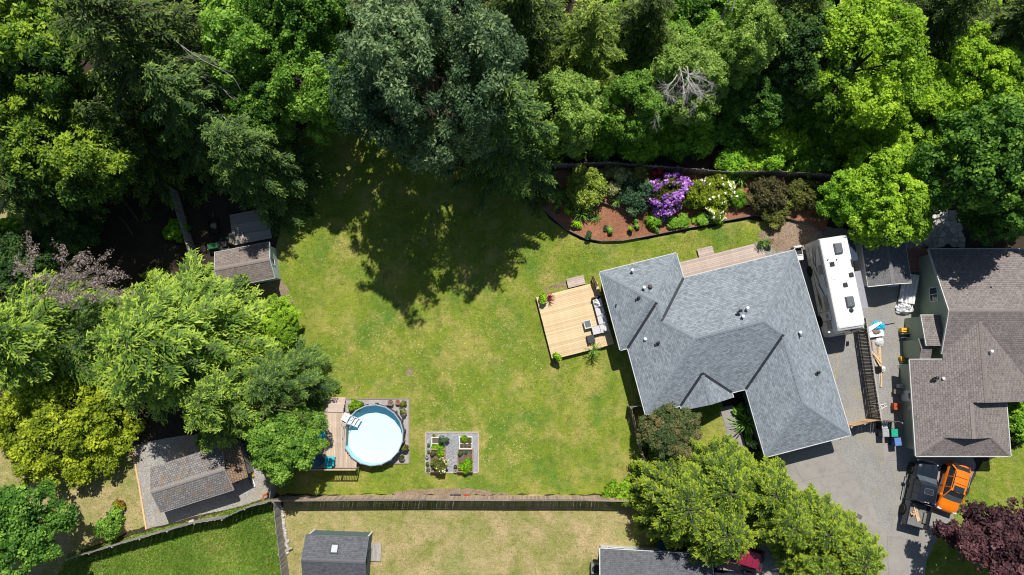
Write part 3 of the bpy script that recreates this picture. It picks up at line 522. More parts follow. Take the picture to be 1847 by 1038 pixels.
def conifer(name, seed, H, Rr_, z0, nb, mat, slope=.1, droop=.25, prof=.75, tstep=.2, tlen=.34, lL=.3, lW=.11, lstep=.13, hang=.25, tipt=.35, spread=.95, minr=.0, bare=.1, ragged=.35, dj=.3):
    g_ = np.random.default_rng(seed); CC = []; DD = []; NN = []; LL = []; TT = []; wood = MB()
    for i in range(nb):
        t = ((i+.5)/nb)**1.15; z = z0+(H-z0)*t; az = i*2.39996+g_.uniform(-.4, .4); L = max(.35, Rr_*((1-t)**prof)*g_.uniform(1-ragged, 1.12)+minr)
        o = np.array([math.cos(az), math.sin(az), 0]); bend = g_.uniform(-.25, .25); sl = slope+.55*t*t+g_.uniform(-.08, .08); dr = droop*g_.uniform(.7, 1.3)
        k = 7; s = np.linspace(0, 1, k); side = np.array([-o[1], o[0], 0])
        P = o*(s*L)[:, None]+side*(bend*L*s**2)[:, None]; P[:, 2] = z+sl*s*L-dr*L*s**2
        wood.tube([tuple(p) for p in P], [max(.012, .018*L*(1-q)+.012) for q in s], 4, cap=False)
        nt = max(3, int(L/tstep)); st = np.repeat(np.linspace(bare, 1, nt), 2); sg = np.tile([1., -1.], nt); n2 = len(st)
        B_ = np.stack([np.interp(st, s, P[:, j]) for j in range(3)], 1); tan = np.stack([np.interp(st, s, np.gradient(P[:, j], s)) for j in range(3)], 1); tan = nrm(tan)
        sd = nrm(np.cross(tan, [0, 0, 1.])); a_ = spread*g_.uniform(.75, 1.15, n2); d_ = tan*np.cos(a_)[:, None]+sd*(np.sin(a_)*sg)[:, None]; d_[:, 2] -= hang*g_.uniform(.4, 1.4, n2); d_ = nrm(d_)
        tl = (tlen*L*(1.06-st)**.7*(.35+.65*np.minimum(1, st*3))+.16)*g_.uniform(.7, 1.2, n2)
        mm = int(np.ceil(tl.max()/lstep))+1; q = (np.arange(mm)+.5)*lstep; ok = q[None, :] < tl[:, None]+lstep*.5
        pos = B_[:, None, :]+d_[:, None, :]*q[None, :, None]; pos[..., 2] -= hang*.5*q[None, :]**2
        ld = d_[:, None, :]+g_.normal(0, dj, pos.shape)+nrm(np.cross(d_, [0, 0, 1.]))[:, None, :]*(np.where(np.arange(mm) % 2, .5, -.5)[None, :, None]); nn = np.array([0, 0, 1.])+g_.normal(0, .27, pos.shape)
        frac = q[None, :]/np.maximum(tl[:, None], .1); tt = .25+tipt*np.clip(frac-.35, 0, 1)*1.3+tipt*(st[:, None] > .9)*.5+g_.normal(0, .13, ok.shape)+g_.normal(0, .1)
        ll = lL*(1.15-.45*frac)*np.exp(g_.normal(0, .25, ok.shape))
        CC.append(pos[ok]); DD.append(ld[ok]); NN.append(nn[ok]); LL.append(ll[ok]); TT.append(tt[ok])
    C_ = np.concatenate(CC)+g_.normal(0, .03, (sum(map(len, CC)), 3)); Lx = np.concatenate(LL)
    cm = leafmesh(name+'_foliage', C_, np.concatenate(DD), np.concatenate(NN), Lx, Lx*lW/lL, np.concatenate(TT), mat)
    wood.tube([(0, 0, -.1), (.05, 0, H*.3), (-.05, .04, H*.65), (0, 0, H*.97)], [H*.018, H*.013, H*.008, .02], 9)
    tm = wood.mesh(name+'_trunk', BARK, True); return tm, cm
def broadleaf(name, seed, H, Rr_, Rz, nclump, nleaf, mat, clr=.6, lL=.2, lW=.13, lobes=9, lob=.35, up=.55, flat=.55, bark=None, low=-.45, trunk=True, tipt=.25, star=0.0, clobes=0):
    g_ = np.random.default_rng(seed); zc = H-Rz
    d_ = nrm(g_.normal(size=(nclump*3, 3))); d_ = d_[d_[:, 2] > low][:nclump]; n = len(d_)
    # boughs: sub-crowns of different size spread through the crown, clumps sit on their outsides
    bd = nrm(g_.normal(size=(lobes*4, 3))); bd = bd[bd[:, 2] > low][:lobes]; nbo = len(bd); br = lob*g_.uniform(.7, 1.25, nbo); brad = (1-br*.8)*g_.uniform(.72, 1.06, nbo)
    bc = bd*brad[:, None]; bi = g_.choice(nbo, n, p=br**2/(br**2).sum()); bump = g_.uniform(0, 1, n)
    cen = (bc[bi]+d_*(br[bi]*g_.uniform(.45, 1, n)**.5)[:, None])*np.array([Rr_, Rr_, Rz]); cen[:, 2] += zc; cen[:, 2] = np.maximum(cen[:, 2], .12)
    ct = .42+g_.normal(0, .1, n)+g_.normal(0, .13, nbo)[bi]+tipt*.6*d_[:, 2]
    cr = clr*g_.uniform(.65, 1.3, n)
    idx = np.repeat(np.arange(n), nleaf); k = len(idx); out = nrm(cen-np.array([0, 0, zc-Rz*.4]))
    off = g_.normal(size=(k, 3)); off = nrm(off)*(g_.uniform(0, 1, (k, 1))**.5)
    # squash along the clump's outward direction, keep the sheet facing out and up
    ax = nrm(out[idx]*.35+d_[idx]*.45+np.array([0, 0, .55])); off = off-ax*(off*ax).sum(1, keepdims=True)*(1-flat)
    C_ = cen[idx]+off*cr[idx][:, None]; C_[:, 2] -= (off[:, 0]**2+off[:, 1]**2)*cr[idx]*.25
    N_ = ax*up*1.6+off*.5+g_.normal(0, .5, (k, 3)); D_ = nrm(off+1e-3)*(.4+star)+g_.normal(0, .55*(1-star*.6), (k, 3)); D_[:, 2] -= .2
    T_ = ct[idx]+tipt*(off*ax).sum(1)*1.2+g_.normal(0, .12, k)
    Lx = lL*np.exp(g_.normal(0, .32, k))
    C_[:, 2] = np.maximum(C_[:, 2], .04)
    cm = leafmesh(name+'_foliage', C_, D_, N_, Lx, Lx*lW/lL, T_, mat)
    wd = MB(); zt = max(.25, (zc-Rz*.5)) if trunk else .1; r0 = max(.03, H*.016)
    if trunk: wd.tube([(0, 0, -.1), (.08, .03, zt*.5), (0, 0, zt), (.1*Rr_*.2, 0, zc+Rz*.35)], [r0*1.3, r0, r0*.85, r0*.25], 8)
    pick = g_.choice(n, min(n, 26 if trunk else 10), replace=False)
    for j in pick:
        c = cen[j]; a = Vector((0, 0, min(zt, c[2]*.8) if trunk else .0)); b = Vector(c); md = a.lerp(b, .5)+Vector((g_.uniform(-.1, .1)*Rr_, g_.uniform(-.1, .1)*Rr_, .1*Rz))
        wd.tube([a, md, b], [r0*.45, r0*.28, r0*.1], 5, cap=False)
    return wd.mesh(name+'_wood', bark or BARK, True), cm
LM = {}
def lm(k, *a, **kw): LM[k] = leaf_mat('leaf_'+k, *a, **kw); return LM[k]
lm('fir', (.017, .036, .008), (.06, .105, .018), (.19, .25, .042)); lm('hemlock', (.03, .07, .01), (.115, .2, .024), (.29, .37, .05)); lm('hemlockblue', (.022, .055, .012), (.068, .135, .026), (.18, .26, .05))
lm('goldcedar', (.02, .05, .006), (.085, .145, .014), (.25, .31, .024)); lm('hinoki', (.018, .045, .008), (.055, .12, .014), (.25, .34, .025)); lm('lightfir', (.045, .085, .012), (.14, .2, .03), (.29, .35, .05))
lm('bluegreen', (.02, .05, .024), (.06, .11, .05), (.21, .28, .13)); lm('alder', (.035, .09, .01), (.11, .22, .026), (.25, .38, .06)); lm('alderpale', (.07, .13, .022), (.18, .28, .05), (.32, .41, .11))
lm('lime', (.06, .13, .008), (.17, .29, .018), (.33, .45, .03)); lm('limeyellow', (.06, .1, .007), (.165, .215, .013), (.33, .37, .025)); lm('maple', (.018, .06, .009), (.06, .145, .018), (.2, .33, .045)); lm('darkleaf', (.014, .04, .01), (.034, .082, .018), (.09, .165, .032))
lm('thicket', (.035, .1, .008), (.13, .27, .018), (.28, .43, .035)); lm('plum', (.02, .009, .011), (.05, .02, .024), (.115, .05, .055), trans=.2); lm('pieris', (.022, .045, .014), (.065, .1, .03), (.19, .14, .06))
lm('olive', (.045, .055, .012), (.1, .115, .022), (.19, .205, .04)); lm('oliveb', (.035, .036, .015), (.075, .07, .028), (.15, .135, .05)); lm('domelime', (.075, .12, .016), (.2, .26, .035), (.38, .41, .09))
lm('paleloose', (.06, .09, .04), (.17, .19, .08), (.34, .33, .15)); lm('bluedark', (.018, .045, .02), (.045, .1, .045), (.1, .17, .075)); lm('strap', (.05, .12, .015), (.14, .27, .04), (.3, .43, .1)); lm('veg', (.07, .16, .008), (.2, .37, .015), (.35, .5, .03))
lm('purpleflower', (.16, .05, .26), (.34, .14, .5), (.6, .36, .72), trans=.2, rnd=.02); lm('whiteflower', (.7, .7, .62), (.82, .82, .76), (.88, .88, .84), trans=.15, rnd=.02); lm('redleaf', (.1, .01, .015), (.22, .025, .03), (.36, .06, .06)); lm('pinkflower', (.5, .25, .3), (.65, .42, .45), (.75, .6, .6), rnd=.02); lm('creamflower', (.6, .58, .3), (.78, .76, .48), (.85, .84, .66), rnd=.02)
lm('deadneedle', (.1, .075, .065), (.19, .15, .135), (.3, .25, .225), trans=.05)
lm('longgrass', (.08, .16, .018), (.16, .25, .035), (.3, .32, .08), trans=.3); lm('grass', (.09, .16, .018), (.17, .25, .03), (.3, .31, .07), trans=.3); lm('drygrass', (.16, .18, .045), (.25, .22, .09), (.34, .28, .14), trans=.2)
# ---- prototypes (trunk mesh, foliage mesh)
PT = {}
F_ = dict(slope=.03, droop=.22, tstep=.24, tlen=.3, lstep=.15, lL=.42, lW=.13, hang=.42, tipt=.55, spread=.8, dj=.2, ragged=.42)
PT['fir1'] = conifer('fir_a', 11, 20, 6.4, 2.0, 180, LM['fir'], prof=.55, **F_)
PT['fir2'] = conifer('fir_b', 12, 18, 5.8, 1.5, 165, LM['fir'], prof=.5, **{**F_, 'droop': .3, 'tlen': .36})
PT['fir3'] = conifer('fir_c', 112, 18, 6.0, 1.5, 150, LM['fir'], prof=.6, **{**F_, 'droop': .26, 'hang': .55, 'ragged': .5})
H_K = dict(slope=.16, droop=.36, prof=.5, tstep=.17, tlen=.38, lstep=.12, lL=.36, lW=.1, hang=.42, tipt=.7, spread=.75, dj=.2, ragged=.42)
PT['hem1'] = conifer('hemlock_a', 13, 12, 5.2, 1.0, 175, LM['hemlock'], **H_K)
PT['hem2'] = conifer('hemlock_b', 14, 11, 4.6, 1.0, 140, LM['hemlock'], **H_K)
PT['hem3'] = conifer('hemlock_c', 114, 11, 4.8, 1.0, 130, LM['hemlock'], **{**H_K, 'spread': .85, 'ragged': .5})
C_K = dict(slope=.42, droop=.62, prof=.36, tstep=.14, tlen=.3, lstep=.095, lL=.25, lW=.1, hang=.3, tipt=.75, spread=.75, dj=.22, ragged=.2, bare=.25)
PT['ced1'] = conifer('cedar_a', 15, 7.5, 3.5, .5, 190, LM['goldcedar'], **C_K)
PT['ced2'] = conifer('cedar_b', 16, 6.6, 3.4, .4, 170, LM['goldcedar'], **{**C_K, 'droop': .7})
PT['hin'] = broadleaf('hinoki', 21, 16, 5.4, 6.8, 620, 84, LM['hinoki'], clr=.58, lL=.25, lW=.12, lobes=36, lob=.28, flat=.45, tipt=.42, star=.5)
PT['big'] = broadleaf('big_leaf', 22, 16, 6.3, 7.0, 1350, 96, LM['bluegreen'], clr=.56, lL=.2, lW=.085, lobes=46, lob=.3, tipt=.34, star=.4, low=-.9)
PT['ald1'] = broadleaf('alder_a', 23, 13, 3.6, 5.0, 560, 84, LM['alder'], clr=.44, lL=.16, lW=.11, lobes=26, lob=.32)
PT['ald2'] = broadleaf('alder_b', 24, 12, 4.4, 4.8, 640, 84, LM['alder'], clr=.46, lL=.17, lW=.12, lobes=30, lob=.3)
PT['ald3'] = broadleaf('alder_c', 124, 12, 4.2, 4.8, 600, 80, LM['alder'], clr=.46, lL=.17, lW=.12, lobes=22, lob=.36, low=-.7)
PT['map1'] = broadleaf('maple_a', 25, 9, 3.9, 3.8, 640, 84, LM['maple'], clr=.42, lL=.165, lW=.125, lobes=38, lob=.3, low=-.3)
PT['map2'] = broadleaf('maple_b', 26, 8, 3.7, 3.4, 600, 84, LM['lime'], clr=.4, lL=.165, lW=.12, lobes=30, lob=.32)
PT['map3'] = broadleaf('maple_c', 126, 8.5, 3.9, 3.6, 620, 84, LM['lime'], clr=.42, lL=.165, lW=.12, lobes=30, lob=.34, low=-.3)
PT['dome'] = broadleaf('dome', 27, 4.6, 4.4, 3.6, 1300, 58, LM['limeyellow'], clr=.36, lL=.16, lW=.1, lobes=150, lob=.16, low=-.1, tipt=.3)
PT['bush1'] = broadleaf('bush_a', 31, 2.4, 1.6, 1.5, 150, 46, LM['thicket'], clr=.34, lL=.17, lW=.12, lobes=10, lob=.42, trunk=False, low=-.5)
PT['bush2'] = broadleaf('bush_b', 32, 2.0, 1.7, 1.3, 150, 44, LM['thicket'], clr=.36, lL=.2, lW=.14, lobes=9, lob=.45, trunk=False, low=-.5)
PT['bush3'] = broadleaf('bush_c', 33, 3.2, 1.5, 2.0, 170, 46, LM['thicket'], clr=.36, lL=.18, lW=.1, lobes=11, lob=.4, trunk=False, low=-.6, star=.5)
PT['ball'] = broadleaf('ball', 34, 1.5, 1.0, .85, 420, 34, LM['domelime'], clr=.2, lL=.1, lW=.055, lobes=36, lob=.26, trunk=False, low=-.6)
PT['loose'] = broadleaf('loose', 35, 1.5, 1.0, .9, 110, 40, LM['paleloose'], clr=.24, lL=.13, lW=.06, lobes=9, lob=.4, trunk=False, star=.6)
PT['small'] = broadleaf('small', 36, .55, .36, .3, 44, 26, LM['strap'], clr=.12, lL=.1, lW=.07, lobes=6, lob=.5, trunk=False)
PT['veg'] = broadleaf('veg', 37, .3, .45, .2, 60, 26, LM['veg'], clr=.12, lL=.1, lW=.07, lobes=7, lob=.5, trunk=False, low=-.1)
def rosette(name, seed, n, L, wd, h, mat):
    g_ = np.random.default_rng(seed); CC = []; DD = []; LL = []; 
    for i in range(n):
        a = g_.uniform(0, 6.283); e_ = g_.uniform(.25, 1.35); l_ = L*g_.uniform(.7, 1.1); o = np.array([math.cos(a)*math.cos(e_), math.sin(a)*math.cos(e_), math.sin(e_)]); p = np.array([math.cos(a)*.02, math.sin(a)*.02, h])
        for k in range(4):
            d_ = o.copy(); d_[2] -= k*.34*g_.uniform(.6, 1.2); d_ /= np.linalg.norm(d_); q = p+d_*l_/4; CC.append((p+q)/2); DD.append(d_); LL.append(l_/4*1.6); p = q
            p[2] = max(p[2], .03)
    C_ = np.array(CC); D_ = np.array(DD); N_ = np.cross(D_, np.cross(np.tile([0, 0, 1.], (len(C_), 1))+g_.normal(0, .2, C_.shape), D_))
    return leafmesh(name, C_, D_, N_, np.array(LL), np.full(len(C_), wd), .45+g_.normal(0, .2, len(C_)), mat)
PT['rose'] = rosette('strappy', 41, 60, .8, .06, .05, LM['strap']); PT['spike'] = rosette('spiky', 42, 46, .75, .045, .15, LM['strap'])
def flowers(name, seed, src, n, mat, size, per=7, zmin=.4, side=None, rad=.07):
    """flower heads sitting on the outside of a foliage mesh"""
    g_ = np.random.default_rng(seed); me = PT[src][1]; V = np.empty(len(me.vertices)*3, np.float32); me.vertices.foreach_get('co', V); V = V.reshape(-1, 3)
    zc = V[:, 2].mean(); r = np.linalg.norm((V-[0, 0, zc])/[V[:, 0].std(), V[:, 1].std(), V[:, 2].std()], axis=1); cand = V[(r > np.quantile(r, .72)) & (V[:, 2] > zmin*V[:, 2].max())]
    if side is not None: cand = cand[(cand[:, 0]*side[0]+cand[:, 1]*side[1]) > side[2]]
    p = cand[g_.choice(len(cand), n)]; idx = np.repeat(np.arange(n), per); k = len(idx); off = nrm(g_.normal(size=(k, 3)))*rad; o = nrm(p-np.array([0, 0, zc*.6]))
    C_ = p[idx]+off+o[idx]*.05; return leafmesh(name, C_, g_.normal(size=(k, 3)), off/rad+o[idx]*.5, size, size*.9, .5+g_.normal(0, .22, k), mat)
def tree(name, label, proto, X, Y, zm, sx, sz=None, mat=None, group=None, cat='tree', rz=None, sy=None, bark=None, at=None):
    """crown seen centred on pixel X,Y at height zm"""
    tm, cm = PT[proto]; p = at or W(X, Y, zm); sz = sz or sx; sy = sy or sx
    t = thing(name, label, cat, (p[0], p[1], 0), rz if rz is not None else (X*.37+Y*.91) % 6.28, group)
    t.scale = (sx, sy, sz)
    place('trunk', tm, t, mat=bark); place('crown', cm, t, mat=mat); return t
def shrub(name, label, proto, X, Y, s, sz=None, mat=None, group=None, zb=0.0, cat='shrub', rz=None, fl=None, sy=None, zs=None):
    sz = sz or s; pr = PT[proto]
    p = W(X, Y, zb+(zs if zs is not None else .6*sz))
    if isinstance(pr, tuple):
        t = thing(name, label, cat, (p.x, p.y, zb), rz if rz is not None else (X*.53+Y*.77) % 6.28, group); place('stems', pr[0], t); place('foliage', pr[1], t, mat=mat)
        if fl:
            for f in (fl if isinstance(fl, list) else [fl]): place('flowers', f, t)['kind'] = 'stuff'
    else:
        t = place(name, pr, None, (p.x, p.y, zb), (0, 0, rz if rz is not None else X % 6.28), mat=mat); tag(t, label, cat, group)
    t.scale = (s, sy or s, sz); return t
# ---------------- forest and garden trees
FOREST = 'trees of the wood along the property'
T = tree
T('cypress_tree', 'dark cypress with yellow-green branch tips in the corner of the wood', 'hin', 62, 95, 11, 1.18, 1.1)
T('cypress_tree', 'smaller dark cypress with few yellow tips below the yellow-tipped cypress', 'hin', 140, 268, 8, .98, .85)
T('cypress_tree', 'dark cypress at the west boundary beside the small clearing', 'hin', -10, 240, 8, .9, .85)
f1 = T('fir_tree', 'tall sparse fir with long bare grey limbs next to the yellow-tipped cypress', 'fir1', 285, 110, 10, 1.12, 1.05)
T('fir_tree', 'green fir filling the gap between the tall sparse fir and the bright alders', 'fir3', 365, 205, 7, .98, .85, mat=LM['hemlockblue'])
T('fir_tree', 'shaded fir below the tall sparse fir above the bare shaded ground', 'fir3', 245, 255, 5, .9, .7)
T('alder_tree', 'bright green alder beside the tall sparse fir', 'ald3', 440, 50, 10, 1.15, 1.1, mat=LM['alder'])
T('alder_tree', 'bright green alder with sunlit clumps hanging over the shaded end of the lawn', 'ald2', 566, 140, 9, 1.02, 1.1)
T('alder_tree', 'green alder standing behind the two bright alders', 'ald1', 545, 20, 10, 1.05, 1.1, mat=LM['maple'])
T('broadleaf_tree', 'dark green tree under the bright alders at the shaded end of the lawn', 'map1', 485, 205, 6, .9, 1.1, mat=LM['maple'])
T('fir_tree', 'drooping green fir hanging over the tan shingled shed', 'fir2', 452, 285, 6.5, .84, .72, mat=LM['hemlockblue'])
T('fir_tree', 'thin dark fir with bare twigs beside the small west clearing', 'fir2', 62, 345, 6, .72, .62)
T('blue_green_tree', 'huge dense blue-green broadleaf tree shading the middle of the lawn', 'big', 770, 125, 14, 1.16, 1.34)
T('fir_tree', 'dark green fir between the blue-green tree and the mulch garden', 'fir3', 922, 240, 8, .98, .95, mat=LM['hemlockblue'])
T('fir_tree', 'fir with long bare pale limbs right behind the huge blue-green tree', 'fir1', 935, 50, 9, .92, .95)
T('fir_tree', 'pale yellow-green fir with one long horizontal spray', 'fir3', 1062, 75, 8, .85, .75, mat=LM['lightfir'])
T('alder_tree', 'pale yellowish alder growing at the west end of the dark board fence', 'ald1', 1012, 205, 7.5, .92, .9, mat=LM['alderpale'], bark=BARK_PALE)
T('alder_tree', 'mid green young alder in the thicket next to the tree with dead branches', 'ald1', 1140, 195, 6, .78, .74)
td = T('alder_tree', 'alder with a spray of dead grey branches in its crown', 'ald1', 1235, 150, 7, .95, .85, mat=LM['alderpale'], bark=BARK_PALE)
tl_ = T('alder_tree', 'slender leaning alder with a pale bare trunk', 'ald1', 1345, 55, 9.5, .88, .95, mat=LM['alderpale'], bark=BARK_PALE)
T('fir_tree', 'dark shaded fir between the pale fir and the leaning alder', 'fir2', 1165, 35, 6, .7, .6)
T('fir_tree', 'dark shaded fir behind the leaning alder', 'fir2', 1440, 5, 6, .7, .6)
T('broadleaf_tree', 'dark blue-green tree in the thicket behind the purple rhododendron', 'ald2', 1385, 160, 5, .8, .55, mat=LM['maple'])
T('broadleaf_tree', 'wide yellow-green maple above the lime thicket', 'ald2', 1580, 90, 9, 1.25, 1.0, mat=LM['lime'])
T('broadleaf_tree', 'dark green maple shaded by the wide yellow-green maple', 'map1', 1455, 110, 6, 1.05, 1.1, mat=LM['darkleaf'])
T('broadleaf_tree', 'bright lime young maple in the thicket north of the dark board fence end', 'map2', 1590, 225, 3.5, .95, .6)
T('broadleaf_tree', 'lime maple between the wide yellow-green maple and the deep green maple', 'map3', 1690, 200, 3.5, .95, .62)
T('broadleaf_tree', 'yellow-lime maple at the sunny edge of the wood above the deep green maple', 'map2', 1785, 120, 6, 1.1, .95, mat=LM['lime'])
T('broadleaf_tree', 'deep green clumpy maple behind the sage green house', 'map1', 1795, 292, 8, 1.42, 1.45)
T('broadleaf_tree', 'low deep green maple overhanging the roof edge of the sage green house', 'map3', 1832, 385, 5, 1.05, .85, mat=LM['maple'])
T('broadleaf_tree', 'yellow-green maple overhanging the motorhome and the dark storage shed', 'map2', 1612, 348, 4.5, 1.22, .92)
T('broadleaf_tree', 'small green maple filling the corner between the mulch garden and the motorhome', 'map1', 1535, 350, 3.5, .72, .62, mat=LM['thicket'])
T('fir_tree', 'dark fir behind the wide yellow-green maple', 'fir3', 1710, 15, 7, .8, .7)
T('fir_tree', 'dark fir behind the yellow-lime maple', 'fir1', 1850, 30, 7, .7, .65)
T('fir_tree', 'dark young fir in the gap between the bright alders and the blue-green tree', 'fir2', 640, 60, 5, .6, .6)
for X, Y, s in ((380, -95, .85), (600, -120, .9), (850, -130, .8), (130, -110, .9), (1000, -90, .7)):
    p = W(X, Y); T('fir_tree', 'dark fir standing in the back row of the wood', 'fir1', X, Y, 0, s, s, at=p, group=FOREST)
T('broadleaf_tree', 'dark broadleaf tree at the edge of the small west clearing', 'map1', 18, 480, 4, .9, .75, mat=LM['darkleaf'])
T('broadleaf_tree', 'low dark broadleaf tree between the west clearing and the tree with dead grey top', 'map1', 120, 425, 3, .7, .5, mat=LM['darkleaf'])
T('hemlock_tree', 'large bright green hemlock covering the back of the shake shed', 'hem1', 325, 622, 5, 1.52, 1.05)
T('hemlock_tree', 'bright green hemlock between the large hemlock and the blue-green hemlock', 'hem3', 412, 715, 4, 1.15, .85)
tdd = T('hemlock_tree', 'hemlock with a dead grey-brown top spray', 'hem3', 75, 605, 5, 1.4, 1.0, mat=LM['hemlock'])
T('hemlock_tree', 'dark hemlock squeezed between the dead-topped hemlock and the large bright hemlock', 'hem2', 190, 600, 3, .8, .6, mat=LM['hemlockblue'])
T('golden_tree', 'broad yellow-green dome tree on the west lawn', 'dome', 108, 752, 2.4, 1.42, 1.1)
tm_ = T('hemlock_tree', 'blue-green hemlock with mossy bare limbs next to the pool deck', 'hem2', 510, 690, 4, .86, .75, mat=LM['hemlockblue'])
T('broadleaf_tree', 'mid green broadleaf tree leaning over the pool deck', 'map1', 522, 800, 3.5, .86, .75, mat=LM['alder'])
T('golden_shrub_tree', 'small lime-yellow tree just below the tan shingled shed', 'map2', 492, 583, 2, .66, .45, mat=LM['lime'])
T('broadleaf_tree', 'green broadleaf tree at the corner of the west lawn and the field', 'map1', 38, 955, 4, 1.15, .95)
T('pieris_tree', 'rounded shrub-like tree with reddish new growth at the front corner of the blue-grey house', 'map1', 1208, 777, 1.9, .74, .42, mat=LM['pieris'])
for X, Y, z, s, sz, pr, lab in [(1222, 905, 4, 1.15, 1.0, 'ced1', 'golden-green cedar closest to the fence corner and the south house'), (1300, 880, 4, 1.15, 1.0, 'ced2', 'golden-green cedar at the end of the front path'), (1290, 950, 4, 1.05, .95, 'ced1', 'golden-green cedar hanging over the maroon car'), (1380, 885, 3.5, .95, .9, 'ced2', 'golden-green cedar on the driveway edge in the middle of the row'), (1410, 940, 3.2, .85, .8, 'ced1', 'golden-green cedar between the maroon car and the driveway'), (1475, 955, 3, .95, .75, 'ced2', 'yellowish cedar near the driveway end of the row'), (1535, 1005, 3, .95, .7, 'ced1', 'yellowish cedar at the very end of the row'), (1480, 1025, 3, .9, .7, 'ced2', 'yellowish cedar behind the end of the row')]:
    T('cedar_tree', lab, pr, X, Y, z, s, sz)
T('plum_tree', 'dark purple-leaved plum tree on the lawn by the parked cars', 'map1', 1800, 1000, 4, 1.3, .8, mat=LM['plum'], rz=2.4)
# dead and mossy limbs
def twigs(seed, base, d0, L, spread, levels, nch, r, mb):
    g_ = random.Random(seed)
    def go(p, d, L_, lv, r_):
        q = p.copy(); path = [p]; dd = d.copy()
        for k in range(3):
            dd = (dd+Vector((g_.uniform(-.2, .2), g_.uniform(-.2, .2), g_.uniform(-.2, .12)))).normalized(); q = q+dd*L_/3; path.append(q)
        mb.tube(path, [r_, r_*.8, r_*.6, r_*.35], 4, cap=False)
        if lv > 0:
            for c in range(nch):
                o = path[1+c % 3]; d2 = (dd+Vector((g_.uniform(-1, 1), g_.uniform(-1, 1), g_.uniform(-.5, .5)))*spread).normalized(); go(o, d2, L_*g_.uniform(.45, .7), lv-1, r_*.5)
    go(Vector(base), Vector(d0).normalized(), L, levels, r); return mb
def attach(o, t):
    bpy.context.view_layer.update(); o.parent = t; o.matrix_parent_inverse = t.matrix_world.inverted()
for i, (x, y, dx, dy) in enumerate([(1225, 120, .3, -.9), (1235, 125, .6, -.7), (1240, 120, -.1, -1), (1222, 135, -.5, -.8), (1238, 140, .5, -1), (1228, 128, .9, -.4)]):
    attach(twigs(50+i, W(x, y, 11.4), (dx, dy, -.1), 1.7, .8, 4, 4, .042, MB()).build('dead_branch', DEADWOOD), td)
attach(twigs(60, W(1190, 190, 8), (-.4, -1, .1), 1.2, .8, 4, 4, .025, MB()).build('dead_branch', DEADWOOD), td)
for k_, a_ in enumerate([(W(1270, 92, 5), (.35, .6, .9), 4, .4, 1, 3, .14), (W(1300, 85, 8), (1, -.2, .1), 2.0, .6, 3, 4, .035), (W(1320, 20, 11.5), (.2, .8, .3), 2.5, .7, 3, 4, .04)]):
    attach(twigs(61+k_, *a_, MB()).build('bare_branch', BARK_PALE), tl_)
for i, (X, Y, z, dx, dy) in enumerate([(300, 60, 13, 1, -.9), (285, 90, 12, .35, -1), (330, 120, 10, 1, -.5), (260, 110, 11, -1, -.3), (330, 170, 9, .7, -1), (385, 190, 8, .8, -.9)]): attach(twigs(70+i, W(X, Y, z), (dx, dy, -.12), 3.2, .35, 2, 3, .035, MB()).build('bare_branch', DEADWOOD), f1)
m = MB()
for i, (X, Y, dx, dy) in enumerate([(60, 545, 1, .35), (70, 535, 1, .05), (90, 520, .6, .8), (110, 515, 1, .5), (60, 530, -.4, .8), (130, 505, .9, -.3)]): m1 = twigs(80+i, W(X, Y, 9.6), (dx, dy, .05), 2.4, .6, 3, 4, .045, MB()); m.v += m1.v; attach(m1.build('dead_top', DEADBROWN), tdd)
V = np.array(m.v); g0 = np.random.default_rng(3); pk = V[g0.choice(len(V), 5200)]+g0.normal(0, .1, (5200, 3))
dm_ = leafmesh('dead_needles', pk, g0.normal(size=(5200, 3)), np.array([0, 0, 1.])+g0.normal(0, .5, (5200, 3)), .19, .05, .45+g0.normal(0, .25, 5200), LM['deadneedle']); dn_ = place('dead_needles', dm_); dn_['kind'] = 'stuff'; attach(dn_, tdd)
for i, (X, Y, dx, dy) in enumerate([(470, 760, .7, 1), (480, 745, 1, .5), (465, 735, .3, 1), (490, 740, 1, 0), (475, 750, -.3, .8)]): attach(twigs(90+i, W(X, Y, 5.8), (dx, dy, .1), 2.0, .5, 3, 3, .06, MB()).build('mossy_limb', MOSSY), tm_)
# ---------------- thicket behind the dark fence
rt = random.Random(9); THK = 'shrubs of the thicket behind the dark board fence'
k = 0
for gy in range(10):
    for gx in range(24):
        X = 955+gx*39+rt.uniform(-16, 16); Y = -20+gy*36+rt.uniform(-14, 14)
        if Y > 296 + (14 if X > 1250 else 0) or (X > 1500 and Y > 330) or X > 1870 or (X < 1080 and Y < 200): continue
        if X > 1380 and Y < 90 and rt.random() < .5: continue
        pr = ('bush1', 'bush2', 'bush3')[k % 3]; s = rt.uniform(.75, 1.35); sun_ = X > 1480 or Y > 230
        mn = rt.choice(['thicket', 'lime', 'alder', 'thicket', 'lime'] if sun_ else ['thicket', 'alder', 'maple', 'thicket', 'alder']); mt = LM[mn]  # shade put into leaf colour: darker greens outside the sunny part of the thicket
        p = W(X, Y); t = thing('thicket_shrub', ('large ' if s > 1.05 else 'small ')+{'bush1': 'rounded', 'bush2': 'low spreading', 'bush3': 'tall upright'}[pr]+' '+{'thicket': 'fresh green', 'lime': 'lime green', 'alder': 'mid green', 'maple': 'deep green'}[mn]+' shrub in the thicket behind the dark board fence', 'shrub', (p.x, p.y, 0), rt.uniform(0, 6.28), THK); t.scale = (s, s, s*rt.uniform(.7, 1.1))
        place('stems', PT[pr][0], t); place('foliage', PT[pr][1], t, mat=mt); k += 1
